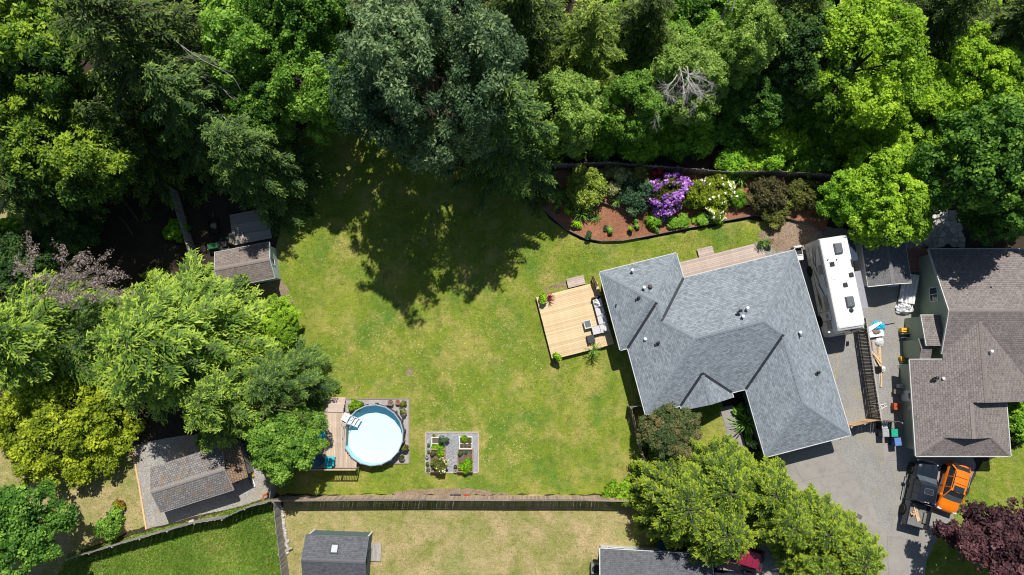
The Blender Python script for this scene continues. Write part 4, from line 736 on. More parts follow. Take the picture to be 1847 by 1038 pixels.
# big maple over the east part carries on past the frame
for X, Y, s, lab in [(505, 848, .72, 'lime-yellow shrub at the corner of the pool deck and the fence'), (200, 945, .78, 'lone green shrub in a dirt ring on the west lawn'), (1122, 888, .75, 'bright lime shrub against the fence below the main lawn'), (1100, 890, .5, 'small lime shrub next to the bright lime shrub at the fence'), (1838, 765, .9, 'green shrub beside the brown garage roof'), (1830, 735, .8, 'green leafy shrub tucked under the step of the brown roof'), (15, 415, .8, 'dark shrub at the small west clearing'), (318, 415, .7, 'dark green shrub against the old grey fence')]:
    shrub('shrub', lab, 'bush2' if X != 200 else 'bush1', X, Y, s, mat=LM['limeyellow' if X == 505 else 'lime' if X in (1122, 1100) else 'alder' if X in (200,) else 'thicket'], zs=.9*s)
shrub('shrub', 'orange-flowered low plant in the dirt ring beside the lone green shrub', 'small', 207, 915, 1.4, mat=LM['limeyellow'], fl=flowers('orange_flowers', 1, 'small', 14, LM['redleaf'], .07))
# ---------------- mulch garden
BT, BT2 = .32, .62
front = [(946, 341), (972, 367), (995, 390), (1021, 413), (1054, 429), (1086, 435), (1122, 434), (1167, 426), (1232, 413), (1297, 400), (1362, 388), (1427, 395), (1466, 406), (1486, 419)]
fpt = px(*front, z=BT); back = px((1520, 330), (1404, 318), (1313, 320), (1223, 312), (1141, 306), (1096, 301), (1031, 305), (953, 300), z=0)
bed = MB().prism(fpt+back, 0, BT-.03).build('garden_bed', MULCH); bed['kind'] = 'structure'
up_ = px((972, 340), (989, 346), (1018, 357), (1040, 372), (1068, 372), (1086, 365), (1109, 372), (1138, 380), (1164, 375), (1195, 368), z=BT2)
tier = MB().prism(up_+px((1195, 330), (1141, 312), (1096, 306), (1031, 310), (972, 315), z=0), BT-.04, BT2-.03).build('upper_bed', MULCH); tier['kind'] = 'structure'
EDG = pm('retaining_edge', (.22, .185, .165), (.15, .125, .11), 3, rough=.9, rnd=.2, fine=5)
def edging(name, label, pts, z, h):
    t = thing(name, label, 'edging', (pts[0][0], pts[0][1], 0)); o = Vector((pts[0][0], pts[0][1]))
    for a, b in zip(pts, pts[1:]):
        a, b = Vector(a)-o, Vector(b)-o; n = max(1, int((b-a).length/1.3))
        for k in range(n):
            p, q = a.lerp(b, k/n), a.lerp(b, (k+1)/n-.012); MB().beam((p.x, p.y, z-h/2+.03), (q.x, q.y, z-h/2+.03), .075, h).build('edging_board', EDG, t)
    return t
edging('bed_edging', 'dark retaining edge along the lawn side of the mulch garden', fpt, BT, BT+.03); edging('tier_edging', 'dark curved edging of the upper mulch tier', up_, BT2, .36)
sh = shrub
fp = flowers('purple_heads', 2, 'ball', 120, LM['purpleflower'], .15, 16, .25, rad=.13); fpl = flowers('purple_heads_few', 3, 'ball', 10, LM['purpleflower'], .11, 9, .3, side=(-.5, .2, .2), rad=.08); fw = flowers('white_heads', 4, 'ball', 60, LM['whiteflower'], .09, 9, .25, rad=.06)
sh('shrub', 'rounded yellow-green dome shrub at the west end of the mulch garden', 'ball', 1057, 338, 1.9, 1.45, zb=.5)
sh('shrub', 'loose pale shrub against the dark board fence', 'loose', 1112, 322, 1.5, 1.3, zb=.5); sh('shrub', 'loose pale-tipped shrub right of the other pale shrub', 'loose', 1148, 312, 1.4, 1.1, zb=.5, mat=LM['olive'])
sh('shrub', 'dark blue-green shrub spilling over the upper tier edging', 'ball', 1148, 352, 1.65, 1.0, zb=.5, mat=LM['bluedark']); sh('shrub', 'small red-leaved shrub beside the purple rhododendron', 'loose', 1187, 310, .7, .8, zb=.5, mat=LM['redleaf'])
sh('rhododendron', 'rhododendron covered in purple flower heads', 'ball', 1208, 350, 1.85, 1.5, zb=.3, mat=LM['olive'], fl=fp, sy=1.6, rz=.4); sh('rhododendron', 'small purple flowering rhododendron below the big purple one', 'ball', 1192, 382, .75, .8, zb=.3, mat=LM['olive'], fl=fp)
sh('rhododendron', 'yellow-green rhododendron with a few purple flowers', 'ball', 1252, 352, 1.35, 1.3, zb=.3, mat=LM['limeyellow'], fl=fpl); sh('rhododendron', 'yellow-green rhododendron dotted with white flowers', 'ball', 1293, 350, 1.6, 1.3, zb=.3, mat=LM['limeyellow'], fl=fw, sy=1.75); sh('rhododendron', 'small white flowering rhododendron at the lawn edge', 'ball', 1292, 385, .8, .7, zb=.3, mat=LM['domelime'], fl=fw)
sh('shrub', 'clipped green ball shrub between the white flowers and the olive shrubs', 'ball', 1332, 360, .82, .8, zb=.3, mat=LM['thicket']); sh('shrub', 'large dark olive-brown shrub in the mulch garden', 'ball', 1383, 352, 1.75, 1.35, zb=.3, mat=LM['oliveb']); sh('shrub', 'olive green shrub at the east end of the mulch garden', 'ball', 1443, 352, 1.45, 1.2, zb=.3, mat=LM['olive']); sh('shrub', 'low olive shrub hanging over the edging', 'ball', 1398, 384, 1.3, .7, zb=.3, mat=LM['olive'])
sh('shrub', 'loose dark shrub with pink flowers next to the overhanging maple', 'loose', 1475, 372, 1.3, 1.0, zb=.3, mat=LM['oliveb'], fl=flowers('pink_heads', 5, 'loose', 22, LM['pinkflower'], .08, 8, .3, rad=.06)); sh('shrub', 'dark twiggy shrub behind the pink flowered shrub', 'loose', 1490, 345, 1.2, 1.0, zb=.3, mat=LM['oliveb'])
sh('shrub', 'bright green shrub below the purple rhododendron', 'bush2', 1180, 398, .5, .45, zb=.3); 
for X, Y in ((1232, 398), (1262, 396), (1290, 393), (1215, 400)): sh('ground_cover_shrub', 'low dark green shrub under the rhododendrons', 'bush1', X, Y, .45, .22, zb=.3, group='low shrubs under the rhododendrons')
sh('shrub', 'dark shaded shrub in the west corner of the mulch garden', 'bush2', 982, 322, .6, .45, zb=.3, mat=LM['bluedark']); sh('shrub', 'dull green shrub in the shade at the tip of the mulch garden', 'ball', 979, 358, .75, .6, zb=.3, mat=LM['olive'])
for X, Y, s, k, lab in [(1048, 386, 1.0, 'rose', 'large strappy lily clump in the open mulch'), (1074, 392, .62, 'rose', 'small strappy lily clump in the open mulch'), (1335, 322, .9, 'rose', 'strappy plant below the dark board fence'), (1039, 408, .95, 'small', 'round bright green plant at the curved edging'), (1060, 424, .8, 'small', 'small grey-green plant on the curved edging'), (1091, 411, .55, 'small', 'tiny blue-green plant in the open mulch'), (1102, 416, .75, 'small', 'tiny plant beside a white tag in the open mulch'), (1006, 357, .8, 'rose', 'small strappy plant in the shaded mulch'), (1003, 336, .8, 'small', 'small green plant in the shaded upper tier'), (1003, 373, .7, 'small', 'small green plant beside the black pot'), (1150, 408, .6, 'small', 'tiny sparse plant near the potted green plant'), (1146, 400, .55, 'small', 'tiny pale plant near the potted green plant'), (1112, 362, .7, 'rose', 'small strappy plant on the upper tier edge'), (1030, 366, .9, 'rose', 'strappy plant under the yellow-green dome shrub'), (1058, 375, 1.0, 'rose', 'strappy plant in front of the yellow-green dome shrub'), (1182, 415, .7, 'small', 'small pale plant at the edging below the bright green shrub'), (1345, 762, 1.5, 'rose', 'large leafy plant in the strip beside the garage'), (1330, 735, 1.2, 'small', 'dark small plant by the porch'), (1356, 797, 1.1, 'small', 'white flowering plant in the strip beside the garage')]:
    sh('garden_plant', lab, k, X, Y, s*1.3, zb=.0 if Y > 700 else (.6 if Y < 366 else .29), cat='plant', zs=.2, mat=LM['bluedark'] if X in (1060, 1091) else LM['veg'] if X in (1039,) else None, fl=flowers('white_small', 6, 'small', 12, LM['whiteflower'], .07, 6) if X == 1356 else None)
# ---------------- grass tufts and clover
def inpoly(P, poly):
    x, y = P[:, 0], P[:, 1]; c = np.zeros(len(P), bool); n = len(poly); j = n-1
    for i in range(n):
        xi, yi = poly[i]; xj, yj = poly[j]; c ^= ((yi > y) != (yj > y)) & (x < (xj-xi)*(y-yi)/(yj-yi+1e-12)+xi); j = i
    return c
EXC = [px((585, 715), (740, 715), (740, 842), (545, 850)), px((765, 777), (866, 777), (866, 856), (765, 856)), px((965, 530), (1082, 500), (1115, 625), (995, 655)), px((930, 300), (1000, 420), (1090, 445), (1340, 405), (1500, 430), (1500, 290)), [(9, 2), (26, 8), (31, -8), (20, -12), (9, -8)]]
def tufts(name, label, poly, n, mat, h, wd, seed, kind_h=.5, per=4, jr=.05):
    g_ = np.random.default_rng(seed); A_ = np.array(poly); lo, hi = A_.min(0), A_.max(0); P = g_.uniform(lo, hi, (n*3, 2)); P = P[inpoly(P, poly)]
    for e_ in EXC: P = P[~inpoly(P, e_)]
    # denser patches
    q = np.sin(P[:, 0]*.55+1.3*np.sin(P[:, 1]*.4))+np.sin(P[:, 1]*.7+1.1*np.sin(P[:, 0]*.33)); P = P[g_.uniform(-2.2, 2, len(P)) < q+.6][:n]
    k = len(P)*per; idx = np.repeat(np.arange(len(P)), per); hh = h*g_.uniform(.5, 1.3, k); D_ = np.stack([g_.normal(0, .6, k), g_.normal(0, .6, k), np.full(k, kind_h)], 1); D_ = nrm(D_)
    C_ = np.zeros((k, 3)); C_[:, :2] = P[idx]+g_.normal(0, jr, (k, 2)); C_ += D_*hh[:, None]*.5
    me = leafmesh(name, C_, D_, nrm(np.cross(D_, g_.normal(size=(k, 3)))), hh, wd, .45+.3*np.sin(P[idx, 0]*.9+P[idx, 1]*.5)*.4+g_.normal(0, .18, k), mat)
    return tag(place(name, me), label, 'grass', kind='stuff')
tufts('grass', 'short green grass tufts of the main lawn', LAWN_POLY, 26000, LM['grass'], .09, .035, 1)
tufts('dry_grass', 'dry tan grass tufts of the lawn around the charcoal shed', S_LAWN, 9000, LM['drygrass'], .1, .035, 2)
tufts('long_grass', 'long green grass of the field behind the old fence', FIELD, 9000, LM['longgrass'], .26, .05, 3, .5, 5, .12)
tufts('west_grass', 'grass tufts of the west lawn', W_LAWN, 4000, LM['drygrass'], .1, .035, 4)
tufts('east_grass', 'grass tufts of the lawn by the plum tree', E_LAWN, 4000, LM['grass'], .1, .035, 5)
cl = px((600, 560), (760, 560), (940, 560), (980, 660), (960, 830), (880, 860), (760, 770), (600, 700))
tufts('clover_flowers', 'white clover flowers scattered in the main lawn', cl, 1500, LM['creamflower'], .06, .05, 6, .2, 3, .02)
# ================================================================== FENCES
def fence(name, label, pts, h, mat, pw=.14, gap=.012, t_=.022, side=1, posts=2.4, rails=True, jit=.03, cap=None, seed=1):
    rf = random.Random(seed); o = Vector((pts[0][0], pts[0][1], 0)); th = thing(name, label, 'fence', tuple(o)); mes = []
    for k in range(3):
        hh = h*(1+(k-1)*.012); mes.append(MB().box((0, 0, hh/2+.02), (pw, t_, hh)).mesh('picket', mat))
    pm_ = MB().box((0, 0, h/2-.02), (.1, .1, h+.02)).mesh('post', mat); P = [Vector((p[0], p[1], 0))-o for p in pts]
    for a, b in zip(P, P[1:]):
        d = b-a; L_ = d.length; d.normalize(); an_ = math.atan2(d.y, d.x); n = max(1, int(round(L_/(pw+gap)))); nm = Vector((-d.y, d.x, 0))*side
        for k in range(n):
            c = a+d*((k+.5)*L_/n); q = place('picket', mes[rf.randrange(3)], th, c, (rf.uniform(-.02, .02), rf.uniform(-.008, .008), an_+rf.uniform(-.02, .02)))
        np_ = max(1, int(round(L_/posts)))
        for k in range(np_+1):
            if k == np_ and b is not P[-1]: continue
            place('post', pm_, th, a+d*(k*L_/np_)-nm*.075, (0, 0, an_))
        for z in (.35, h-.3): MB().beam(a-nm*.04+Vector((0, 0, z)), b-nm*.04+Vector((0, 0, z)), .045, .09).build('rail', mat, th)
        if cap: MB().beam(a-nm*.02+Vector((0, 0, h+.05)), b-nm*.02+Vector((0, 0, h+.05)), .13, .035).build('cap_rail', cap, th)
    return th
H_ = 1.75
FENCE_BROWN = pm('brown_slat_wood', (.24, .185, .15), (.15, .118, .1), 2.5, rough=.9, stretch=(6, 6, 1), rnd=.35, fine=6)
fence('board_fence', 'dark weathered board fence along the back of the mulch garden', px((953, 291), (1031, 296), (1096, 292), (1141, 297), (1223, 302), (1313, 310), (1404, 309), (1512, 316), z=1.9), 1.9, FENCE_DARK, side=-1, seed=1)
fence('board_fence', 'long cedar board fence between the main lawn and the dry lawn', px((491, 903), (610, 902), (770, 901), (920, 902), (1060, 902), (1150, 904), z=H_), H_, FENCE_RED, side=1, seed=2, cap=FENCE_OLD)
fence('board_fence', 'leaning old silvered board fence between the gravel pad and the long grass field', px((118, 1010), (201, 986), (350, 944), (399, 937), (440, 918), (491, 904), z=H_), H_, FENCE_GREY, side=1, seed=3)
fence('board_fence', 'grey board fence running beside a row of white stones past the charcoal shed', px((493, 906), (498, 960), (503, 1000), (511, 1060), z=H_), H_, FENCE_GREY, side=1, seed=4)
fence('board_fence', 'brown board fence from the house corner towards the golden cedars', px((1139, 735), (1150, 780), (1160, 820), (1168, 850), z=1.6), 1.6, FENCE_OLD, side=1, seed=5)
fence('board_fence', 'short fence return from the brown fence to the house wall', px((1139, 735), (1158, 732), z=1.6), 1.6, FENCE_GREY, side=1, seed=6)
fence('board_fence', 'old grey board fence in deep shade west of the tan shingled shed', px((305, 340), (318, 385), (335, 440), (350, 485), z=1.7), 1.7, FENCE_GREY, side=-1, seed=7)
fence('slat_fence', 'dark brown slatted fence between the motorhome drive and the scrap lumber', px((1563, 575), (1566, 600), (1578, 680), (1590, 757), z=1.85), 1.85, FENCE_BROWN, pw=.1, gap=.02, side=1, seed=8, cap=FENCE_GREY)
fence('new_fence', 'short new pale lumber fence joining the garage corner to the dark slatted fence', px((1536, 770), (1560, 764), (1590, 757), z=1.8), 1.8, LUMBER, side=1, seed=9)
fence('new_fence', 'short weathered fence between the dark slatted fence and the sage green garage', px((1592, 760), (1628, 762), z=1.7), 1.7, FENCE_OLD, side=1, seed=10)
# white stones and boards along the grey fence
rs = random.Random(4); STONE = pm('pale_stone', (.5, .46, .43), (.36, .32, .3), 5, rough=.9, rnd=.25)
for k in range(22):
    p = W(508+k*.55+rs.uniform(-2, 2), 915+k*3.9); m = MB().ball((0, 0, .1), (rs.uniform(.12, .2), rs.uniform(.12, .24), .13), 7, 4, jit=.2, rnd=rs)
    tag(m.build('white_stone', STONE, None, (p.x, p.y, 0), rs.uniform(0, 3)), 'pale stone in the row along the grey board fence', 'stone', 'pale stones along the grey board fence')
for k, (x0, y0, x1, y1) in enumerate([(505, 985, 514, 1042), (509, 988, 519, 1040), (513, 992, 517, 1035), (512, 995, 527, 988)]):
    a, b = W(x0, y0, .12+.05*k), W(x1, y1, .12+.05*k); o = (a+b)/2
    tag(MB().beam(a-Vector((o.x, o.y, 0)), b-Vector((o.x, o.y, 0)), .2, .05+.0*k).build('old_plank', FENCE_GREY, None, (o.x, o.y, 0)), 'weathered grey plank dropped at the end of the white stone row', 'plank', 'planks at the end of the stone row')
MBc = MB
# ================================================================== DECKS
def deck(name, label, loc, rz, x0, x1, y0, y1, z, mat, along='x', pw=.14, skirt=FENCE_OLD, border=None):
    t = thing(name, label, 'deck', loc, rz); r_ = random.Random(name)
    span = (y1-y0) if along == 'x' else (x1-x0); n = int(round(span/(pw+.008))); st = span/n; L_ = (x1-x0) if along == 'x' else (y1-y0)
    me = MB().box((0, 0, 0), (L_, st-.008, .035) if along == 'x' else (st-.008, L_, .035)).mesh('plank', mat)
    for k in range(n):
        c = ((x0+x1)/2+r_.uniform(-.01, .01), y0+(k+.5)*st, z-.0175) if along == 'x' else (x0+(k+.5)*st, (y0+y1)/2+r_.uniform(-.01, .01), z-.0175)
        place('plank', me, t, c)
    m = MB()
    for a, b in (((x0, y0), (x1, y0)), ((x1, y0), (x1, y1)), ((x1, y1), (x0, y1)), ((x0, y1), (x0, y0))):
        m.beam((*a, (z-.04)/2+.0), (*b, (z-.04)/2), .05, z-.045)
    m.build('skirt', skirt, t); return t
UV = lambda u, v: Vector((u*math.cos(HA)-v*math.sin(HA), u*math.sin(HA)+v*math.cos(HA), 0))
DW = .5
DARKSK = pm('deck_skirt_brown', (.14, .085, .055), (.1, .06, .04), 3, rough=.85)
o = UV(3.5, -.38); deck('west_deck', 'new pale lumber deck with outdoor sofa on the west side of the blue-grey house', tuple(o), HA, 0, 5.55, 0, 5.6, DW, DECK_NEW, 'x', .14, DARKSK)
wd_t = UV(6.9, 5.75); st = thing('deck_step', 'weathered plank step at the north edge of the new pale deck', 'step', tuple(wd_t), HA)
for k in range(5): MB().box((.35, -.33+k*.165, .27), (1.55, .155, .04)).build('plank', DECK_OLD, st)
MB().box((.35, 0, .125), (1.5, .8, .25)).build('frame', FENCE_OLD, st)
pw_ = UV(8.75, 5.35); pn = thing('deck_gate', 'narrow upright lumber gate panel at the corner of the new pale deck', 'gate', (pw_.x, pw_.y, 0), HA+R(97))
for k in range(6): MB().box((-.4+k*.15, 0, .95), (.14, .03, 1.5)).build('picket', LUMBER, pn)
MB().box((-.02, .035, .5), (.9, .04, .1)).build('rail', LUMBER, pn); MB().box((-.02, .035, 1.45), (.9, .04, .1)).build('rail', LUMBER, pn); MB().box((-.5, 0, .85), (.1, .1, 1.7)).build('post', LUMBER, pn)
# back deck
q1, q2, q3 = UV(15.9, 3.2), None, None
deck('back_deck', 'faded long plank deck behind the blue-grey house', tuple(q1), HA, 0, 8.2, 0, 1.95, .42, DECK_OLD, 'x', .15)
st = thing('deck_step', 'faded plank step in front of the long back deck', 'step', tuple(UV(19.1, 5.55)), HA)
for k in range(4): MB().box((0, -.3+k*.19, .22), (1.4, .18, .04)).build('plank', DECK_OLD, st)
MB().box((0, 0, .1), (1.35, .72, .2)).build('frame', FENCE_OLD, st)
# ---------------- pots
TERRA = pm('terracotta', (.36, .14, .08), (.28, .11, .065), 5, rough=.85); POTB = pm('brown_pot', (.26, .16, .12), None, 5, rough=.8); POTG = pm('grey_pot', (.3, .29, .27), None, 5, rough=.8)
def pot(name, label, X, Y, r, h, mat, plant=None, pmat=None, z0=0.0, ps=1.0, fl=None):
    p = W(X, Y, z0+h*.8); t = thing(name, label, 'plant pot', (p.x, p.y, z0)); MB().lathe([(r*.7, 0), (r*.98, h*.85), (r*1.08, h*.86), (r*1.08, h), (r*.92, h), (r*.9, h*.85)], 18).build('pot', mat, t, smooth=False)
    MB().lathe([(r*.9, h*.8), (r*.5, h*.86), (.01, h*.87)], 16).build('soil', SOIL, t)
    if plant:
        pr = PT[plant]; me = pr[1] if isinstance(pr, tuple) else pr; q = place('plant', me, t, (0, 0, h*.8), (0, 0, X), (ps, ps, ps), pmat)
        
    return t
PD = .02
for X, Y, r, h, mt, pl, pmt, lab, ps, z0 in [
    (704.5, 727, .24, .42, POTB, None, None, 'empty brown pot on the pool pad corner', 1, PD), (717.5, 726, .2, .36, TERRA, None, None, 'empty terracotta pot on the pool pad corner', 1, PD), (728, 730, .17, .32, POTG, 'small', LM['olive'], 'grey pot with olive plant next to the terracotta pot', .9, PD), (726, 742, .2, .34, TERRA, 'small', LM['paleloose'], 'terracotta pot with sparse pale plant by the pool', 1.0, PD),
    (730.5, 806, .22, .36, POTB, 'small', LM['olive'], 'brown pot with sparse plant at the east pool pad edge', 1.0, PD), (725, 826, .25, .36, POTG, 'veg', LM['olive'], 'round grey planter with low green plants at the pad corner', .55, PD),
    (1007, 382, .2, .36, BLACKP, None, None, 'empty black nursery pot in the mulch', 1, .29), (1025, 382, .27, .36, BLACKP, 'small', LM['veg'], 'black pot with bushy bright green plant in the mulch', 1.0, .29), (1138, 413, .2, .42, BLACKP, 'small', LM['veg'], 'black white-rimmed pot with lime plant in the mulch', .7, .29),
    (977, 538, .26, .4, POTB, 'small', LM['veg'], 'potted bright green bush at the northwest corner of the new deck', 1.25, DW), (991, 537, .16, .3, POTB, 'spike', LM['redleaf'], 'pot with dark reddish spiky plant on the new deck', .8, DW), (1003, 645, .25, .4, POTB, 'small', LM['veg'], 'potted bright green bush at the southwest corner of the new deck', 1.15, DW), (1071, 632, .18, .35, POTB, 'spike', None, 'pot with spiky pale yucca at the south edge of the new deck', 1.15, DW),
    (1372, 440, .24, .34, BLACKP, 'spike', LM['maple'], 'black pot with dark spiky plant on the long back deck', .8, .42), (1391, 436, .26, .36, POTB, None, None, 'wide brown pot at the end of the long back deck', 1, .42), (1382, 438, .18, .3, TERRA, 'spike', LM['strap'], 'terracotta pot with green spiky plant on the long back deck', .8, .42),
    (770, 824, .15, .26, POTG, None, None, 'empty pale pot beside the west vegetable bed', 1, PD), (771, 837, .15, .26, BLACKP, 'veg', LM['alder'], 'dark pot of green herbs beside the west vegetable bed', .35, PD), (772, 847, .16, .28, POTG, 'veg', LM['alder'], 'grey pot of green herbs at the corner of the garden pad', .35, PD), (783, 786, .13, .3, POTG, 'veg', LM['limeyellow'], 'small pot of yellow flowers at the top of the garden pad', .35, PD), (821.5, 842, .14, .3, BLACKP, None, None, 'black pot between the two vegetable beds', 1, PD), (821.5, 850, .15, .26, POTG, None, None, 'grey watering bucket between the two vegetable beds', 1, PD)]:
    pot('plant_pot', lab, X, Y, r, h, mt, pl, pmt, z0, ps)
# ---------------- outdoor sofa set (deck frame: u along house axis)
CUSH = pm('grey_cushion', (.56, .54, .56), (.49, .47, .49), 4, rough=.9); WICK = pm('dark_wicker', (.075, .06, .055), (.05, .04, .035), 30, rough=.7); PILL = pm('white_pillow', (.8, .8, .8), (.72, .72, .72), 5, rough=.9); CHAR = pm('charcoal_cushion', (.06, .065, .075), None, 6, rough=.9)
so = UV(8.55, 2.2); sf = thing('sectional_sofa', 'L-shaped outdoor sofa with light grey cushions on the new deck', 'sofa', (so.x, so.y, DW), HA)
MB().box((-.0, .2, .16), (.8, 3.1, .28)).build('base', WICK, sf, bevel=.02); MB().box((.36, .2, .45), (.12, 3.1, .62)).build('back', WICK, sf, bevel=.02); MB().box((-.75, -1.05, .16), (.72, .75, .28)).build('chaise_base', WICK, sf, bevel=.02); MB().box((0, 1.72, .4), (.8, .1, .5)).build('arm', WICK, sf)
for y in (1.2, .45, -.3, -1.05): MB().box((-.05, y, .38), (.68, .72, .16)).build('seat_cushion', CUSH, sf, bevel=.04); MB().box((.26, y, .6), (.14, .7, .36)).build('back_cushion', CUSH, sf, bevel=.04)
MB().box((-.75, -1.05, .38), (.68, .7, .16)).build('seat_cushion', CUSH, sf, bevel=.04)
for x, y, a in ((-.1, 1.35, .5), (.05, 1.05, -.3), (.1, .05, .1), (.1, -.75, .4), (.0, -1.1, -.5), (-.15, 1.15, .9)): MB().box((x, y, .56), (.14, .4, .38), a, M=Matrix.Rotation(.5, 3, 'Y')).build('pillow', PILL, sf, bevel=.05)
ot = UV(7.05, 1.1); p = W(1066, 612, DW+.4); om = thing('ottoman', 'charcoal cushioned wicker ottoman at the end of the L-shaped sofa', 'ottoman', (p.x, p.y, DW), HA); MB().box((0, 0, .15), (.68, .68, .28)).build('base', WICK, om, bevel=.02); MB().box((0, 0, .36), (.64, .64, .14)).build('cushion', CHAR, om, bevel=.03)
p = W(1060, 585, DW+.4); ct = thing('coffee_table', 'small square pale coffee table with dark inset top in front of the L-shaped sofa', 'coffee table', (p.x, p.y, DW), HA)
for sx, sy in ((1, 1), (1, -1), (-1, 1), (-1, -1)): MB().box((sx*.27, sy*.3, .2), (.07, .07, .4)).build('leg', TRIM, ct)
m = MB(); [m.box(c, d_) for c, d_ in (((0, .33, .42), (.66, .1, .05)), ((0, -.33, .42), (.66, .1, .05)), ((.29, 0, .42), (.08, .56, .05)), ((-.29, 0, .42), (.08, .56, .05)))]; m.build('frame', TRIM, ct); MB().box((0, 0, .41), (.5, .56, .04)).build('top', pm('table_slate', (.15, .16, .17), None, 5), ct)
# ---------------- pool
pc = W(673, 785, 1.15); pl = thing('swimming_pool', 'round above-ground pool with pale cover and cyan inner wall', 'pool', (pc.x, pc.y, 0)); NP = 18; PR = 2.55
ring = lambda r, a0=.12: [(r*math.cos(2*math.pi*k/NP+a0), r*math.sin(2*math.pi*k/NP+a0)) for k in range(NP)]
POOLW = pm('pool_wall_slate', (.1, .105, .15), (.075, .08, .115), 3, rough=.5); LINER = pm('pool_liner_cyan', (.32, .7, .8), (.28, .64, .75), 2, rough=.4); COVER = pm('pool_cover', (.55, .88, .94), (.53, .86, .93), 1.5, rough=.45)
m = MB()
a, b = ring(PR), ring(PR-.02)
for k in range(NP):
    j = (k+1) % NP; m.poly([(*a[k], 0), (*a[j], 0), (*a[j], 1.15), (*a[k], 1.15)], [(0, 1, 2, 3)])
m.build('outer_wall', POOLW, pl)
m = MB()
for k in range(NP): j = (k+1) % NP; m.poly([(*b[k], 0.02), (*b[j], 0.02), (*b[j], 1.15), (*b[k], 1.15)], [(3, 2, 1, 0)])
m.build('inner_wall', LINER, pl)
MB().face([(*p_, .12) for p_ in ring(PR-.03)]).build('cover', COVER, pl)
o1, o2 = ring(PR+.03), ring(PR-.06)
for k in range(NP):
    j = (k+1) % NP; MB().prism([o1[k], o1[j], o2[j], o2[k]], 1.15, 1.19).build('top_rail', STEEL if False else pm('pool_rail_grey', (.36, .38, .42), None, 4, rough=.4), pl)
for k in range(0, NP): MB().box((o1[k][0]*1.005, o1[k][1]*1.005, .57), (.1, .16, 1.14), 2*math.pi*k/NP+.12).build('upright', POOLW, pl)
ld = thing('pool_steps', 'white plastic pool steps on the deck side of the pool', 'ladder', (pc.x-1.95, pc.y+1.25, 0), R(-30))
MB().box((-.45, 0, 1.25), (.55, .7, .06)).build('platform', WHITE, ld, bevel=.015)
for k in range(3): MB().box((.05+k*.26, 0, 1.0-k*.25), (.28, .66, .05)).build('tread', WHITE, ld, bevel=.01)
for s in (-1, 1): MB().beam((-.2, s*.35, 1.22), (.7, s*.35, .45), .05, .14).build('side_rail', WHITE, ld); MB().tube([(-.6, s*.37, 1.2), (-.6, s*.37, 1.75), (-.1, s*.37, 1.75), (.1, s*.37, 1.1)], .025, 6).build('handrail', WHITE, ld)
pad = sheet('pool_pad', px((586, 722), (737, 720), (737, 835), (586, 838)), .018, pm('pad_boards', (.44, .41, .38), (.36, .335, .31), 1.2, rough=.9, fine=9), .02)
for a, b in (((586, 721), (738, 719)), ((738, 719), (738, 836)), ((738, 836), (700, 837))): MB().beam(W(*a, .04), W(*b, .04), .1, .07).build('edge_board', FENCE_OLD, pad)
# pool deck
e1 = W(556, 846, 1.0); e2 = W(612, 745, 1.0); e3 = W(646, 838, 1.0)
dk = deck('pool_deck', 'raised plank deck on the west side of the round pool', (e1.x, e1.y, 0), 0, 0, e3.x-e1.x+.0-1.1, 0, e2.y-e1.y, 1.0, DECK_POOL, 'y', .13)
m0 = e3.x-e1.x-1.1
for k in range(7): # planks cut to the pool's curve
    x = m0+(k+.5)*.138; wx = e1.x+x; dx = wx-pc.x
    yc = pc.y-math.sqrt(max(.01, (PR+.12)**2-dx*dx)); yt = pc.y+math.sqrt(max(.01, (PR+.12)**2-dx*dx))
    for ya, yb in ((e1.y, yc), (yt, e2.y)):
        if yb-ya > .12: MB().box((x, (ya+yb)/2-e1.y, .9825), (.13, yb-ya, .035)).build('plank', DECK_POOL, dk)
xe = e3.x-e1.x
for z in (1.12, 1.9): MB().beam((0, .05, z), (xe, .05, z), .09, .05).build('rail', DECK_NEW if z > 1.5 else FENCE_OLD, dk)
for k in range(int(xe/.14)): MB().box((.08+k*.14, .05, 1.5), (.04, .04, .74)).build('baluster', FENCE_OLD, dk)
for k in range(4): MB().box((.05+k*(xe-.1)/3, .05, .95), (.1, .1, 1.9)).build('post', FENCE_OLD, dk)
ps = thing('deck_stairs', 'weathered plank stairs leading up to the pool deck', 'stairs', tuple(W(610, 733)))
for k in range(4): MB().box((0, .62-k*.3, .2+k*.22), (1.35, .32, .05)).build('tread', DECK_OLD, ps); MB().box((0, .62-k*.3, .1+k*.11), (1.3, .03, .19+k*.22)).build('riser', FENCE_OLD, ps)
# adirondack chairs
def adirondack(label, X, Y, rz, mat, z0=1.0):
    p = W(X, Y, z0+.4); t = thing('deck_chair', label, 'chair', (p.x, p.y, z0), rz, None)
    for k in range(5): MB().beam((-.24+k*.12, -.05, .34), (-.24+k*.12*1.1, .42, 1.0-.03*abs(k-2)**2), .1, .03).build('back_slat', mat, t)
    for k in range(4): MB().box((0, -.42+k*.12, .38-k*.03), (.52, .1, .03)).build('seat_slat', mat, t)
    for s in (-1, 1):
        MB().box((s*.34, -.1, .55), (.13, .7, .03)).build('armrest', mat, t); MB().box((s*.32, -.4, .27), (.09, .04, .54)).build('leg', mat, t); MB().beam((s*.29, -.45, .3), (s*.27, .4, .06), .04, .12).build('leg', mat, t)
    return t
TURQ = pm('turquoise_plastic', (.03, .48, .56), (.02, .42, .5), 5, rough=.4); NAVY = pm('navy_plastic', (.03, .13, .22), None, 5, rough=.4); REDP = pm('red_plastic', (.4, .03, .03), None, 5, rough=.4)
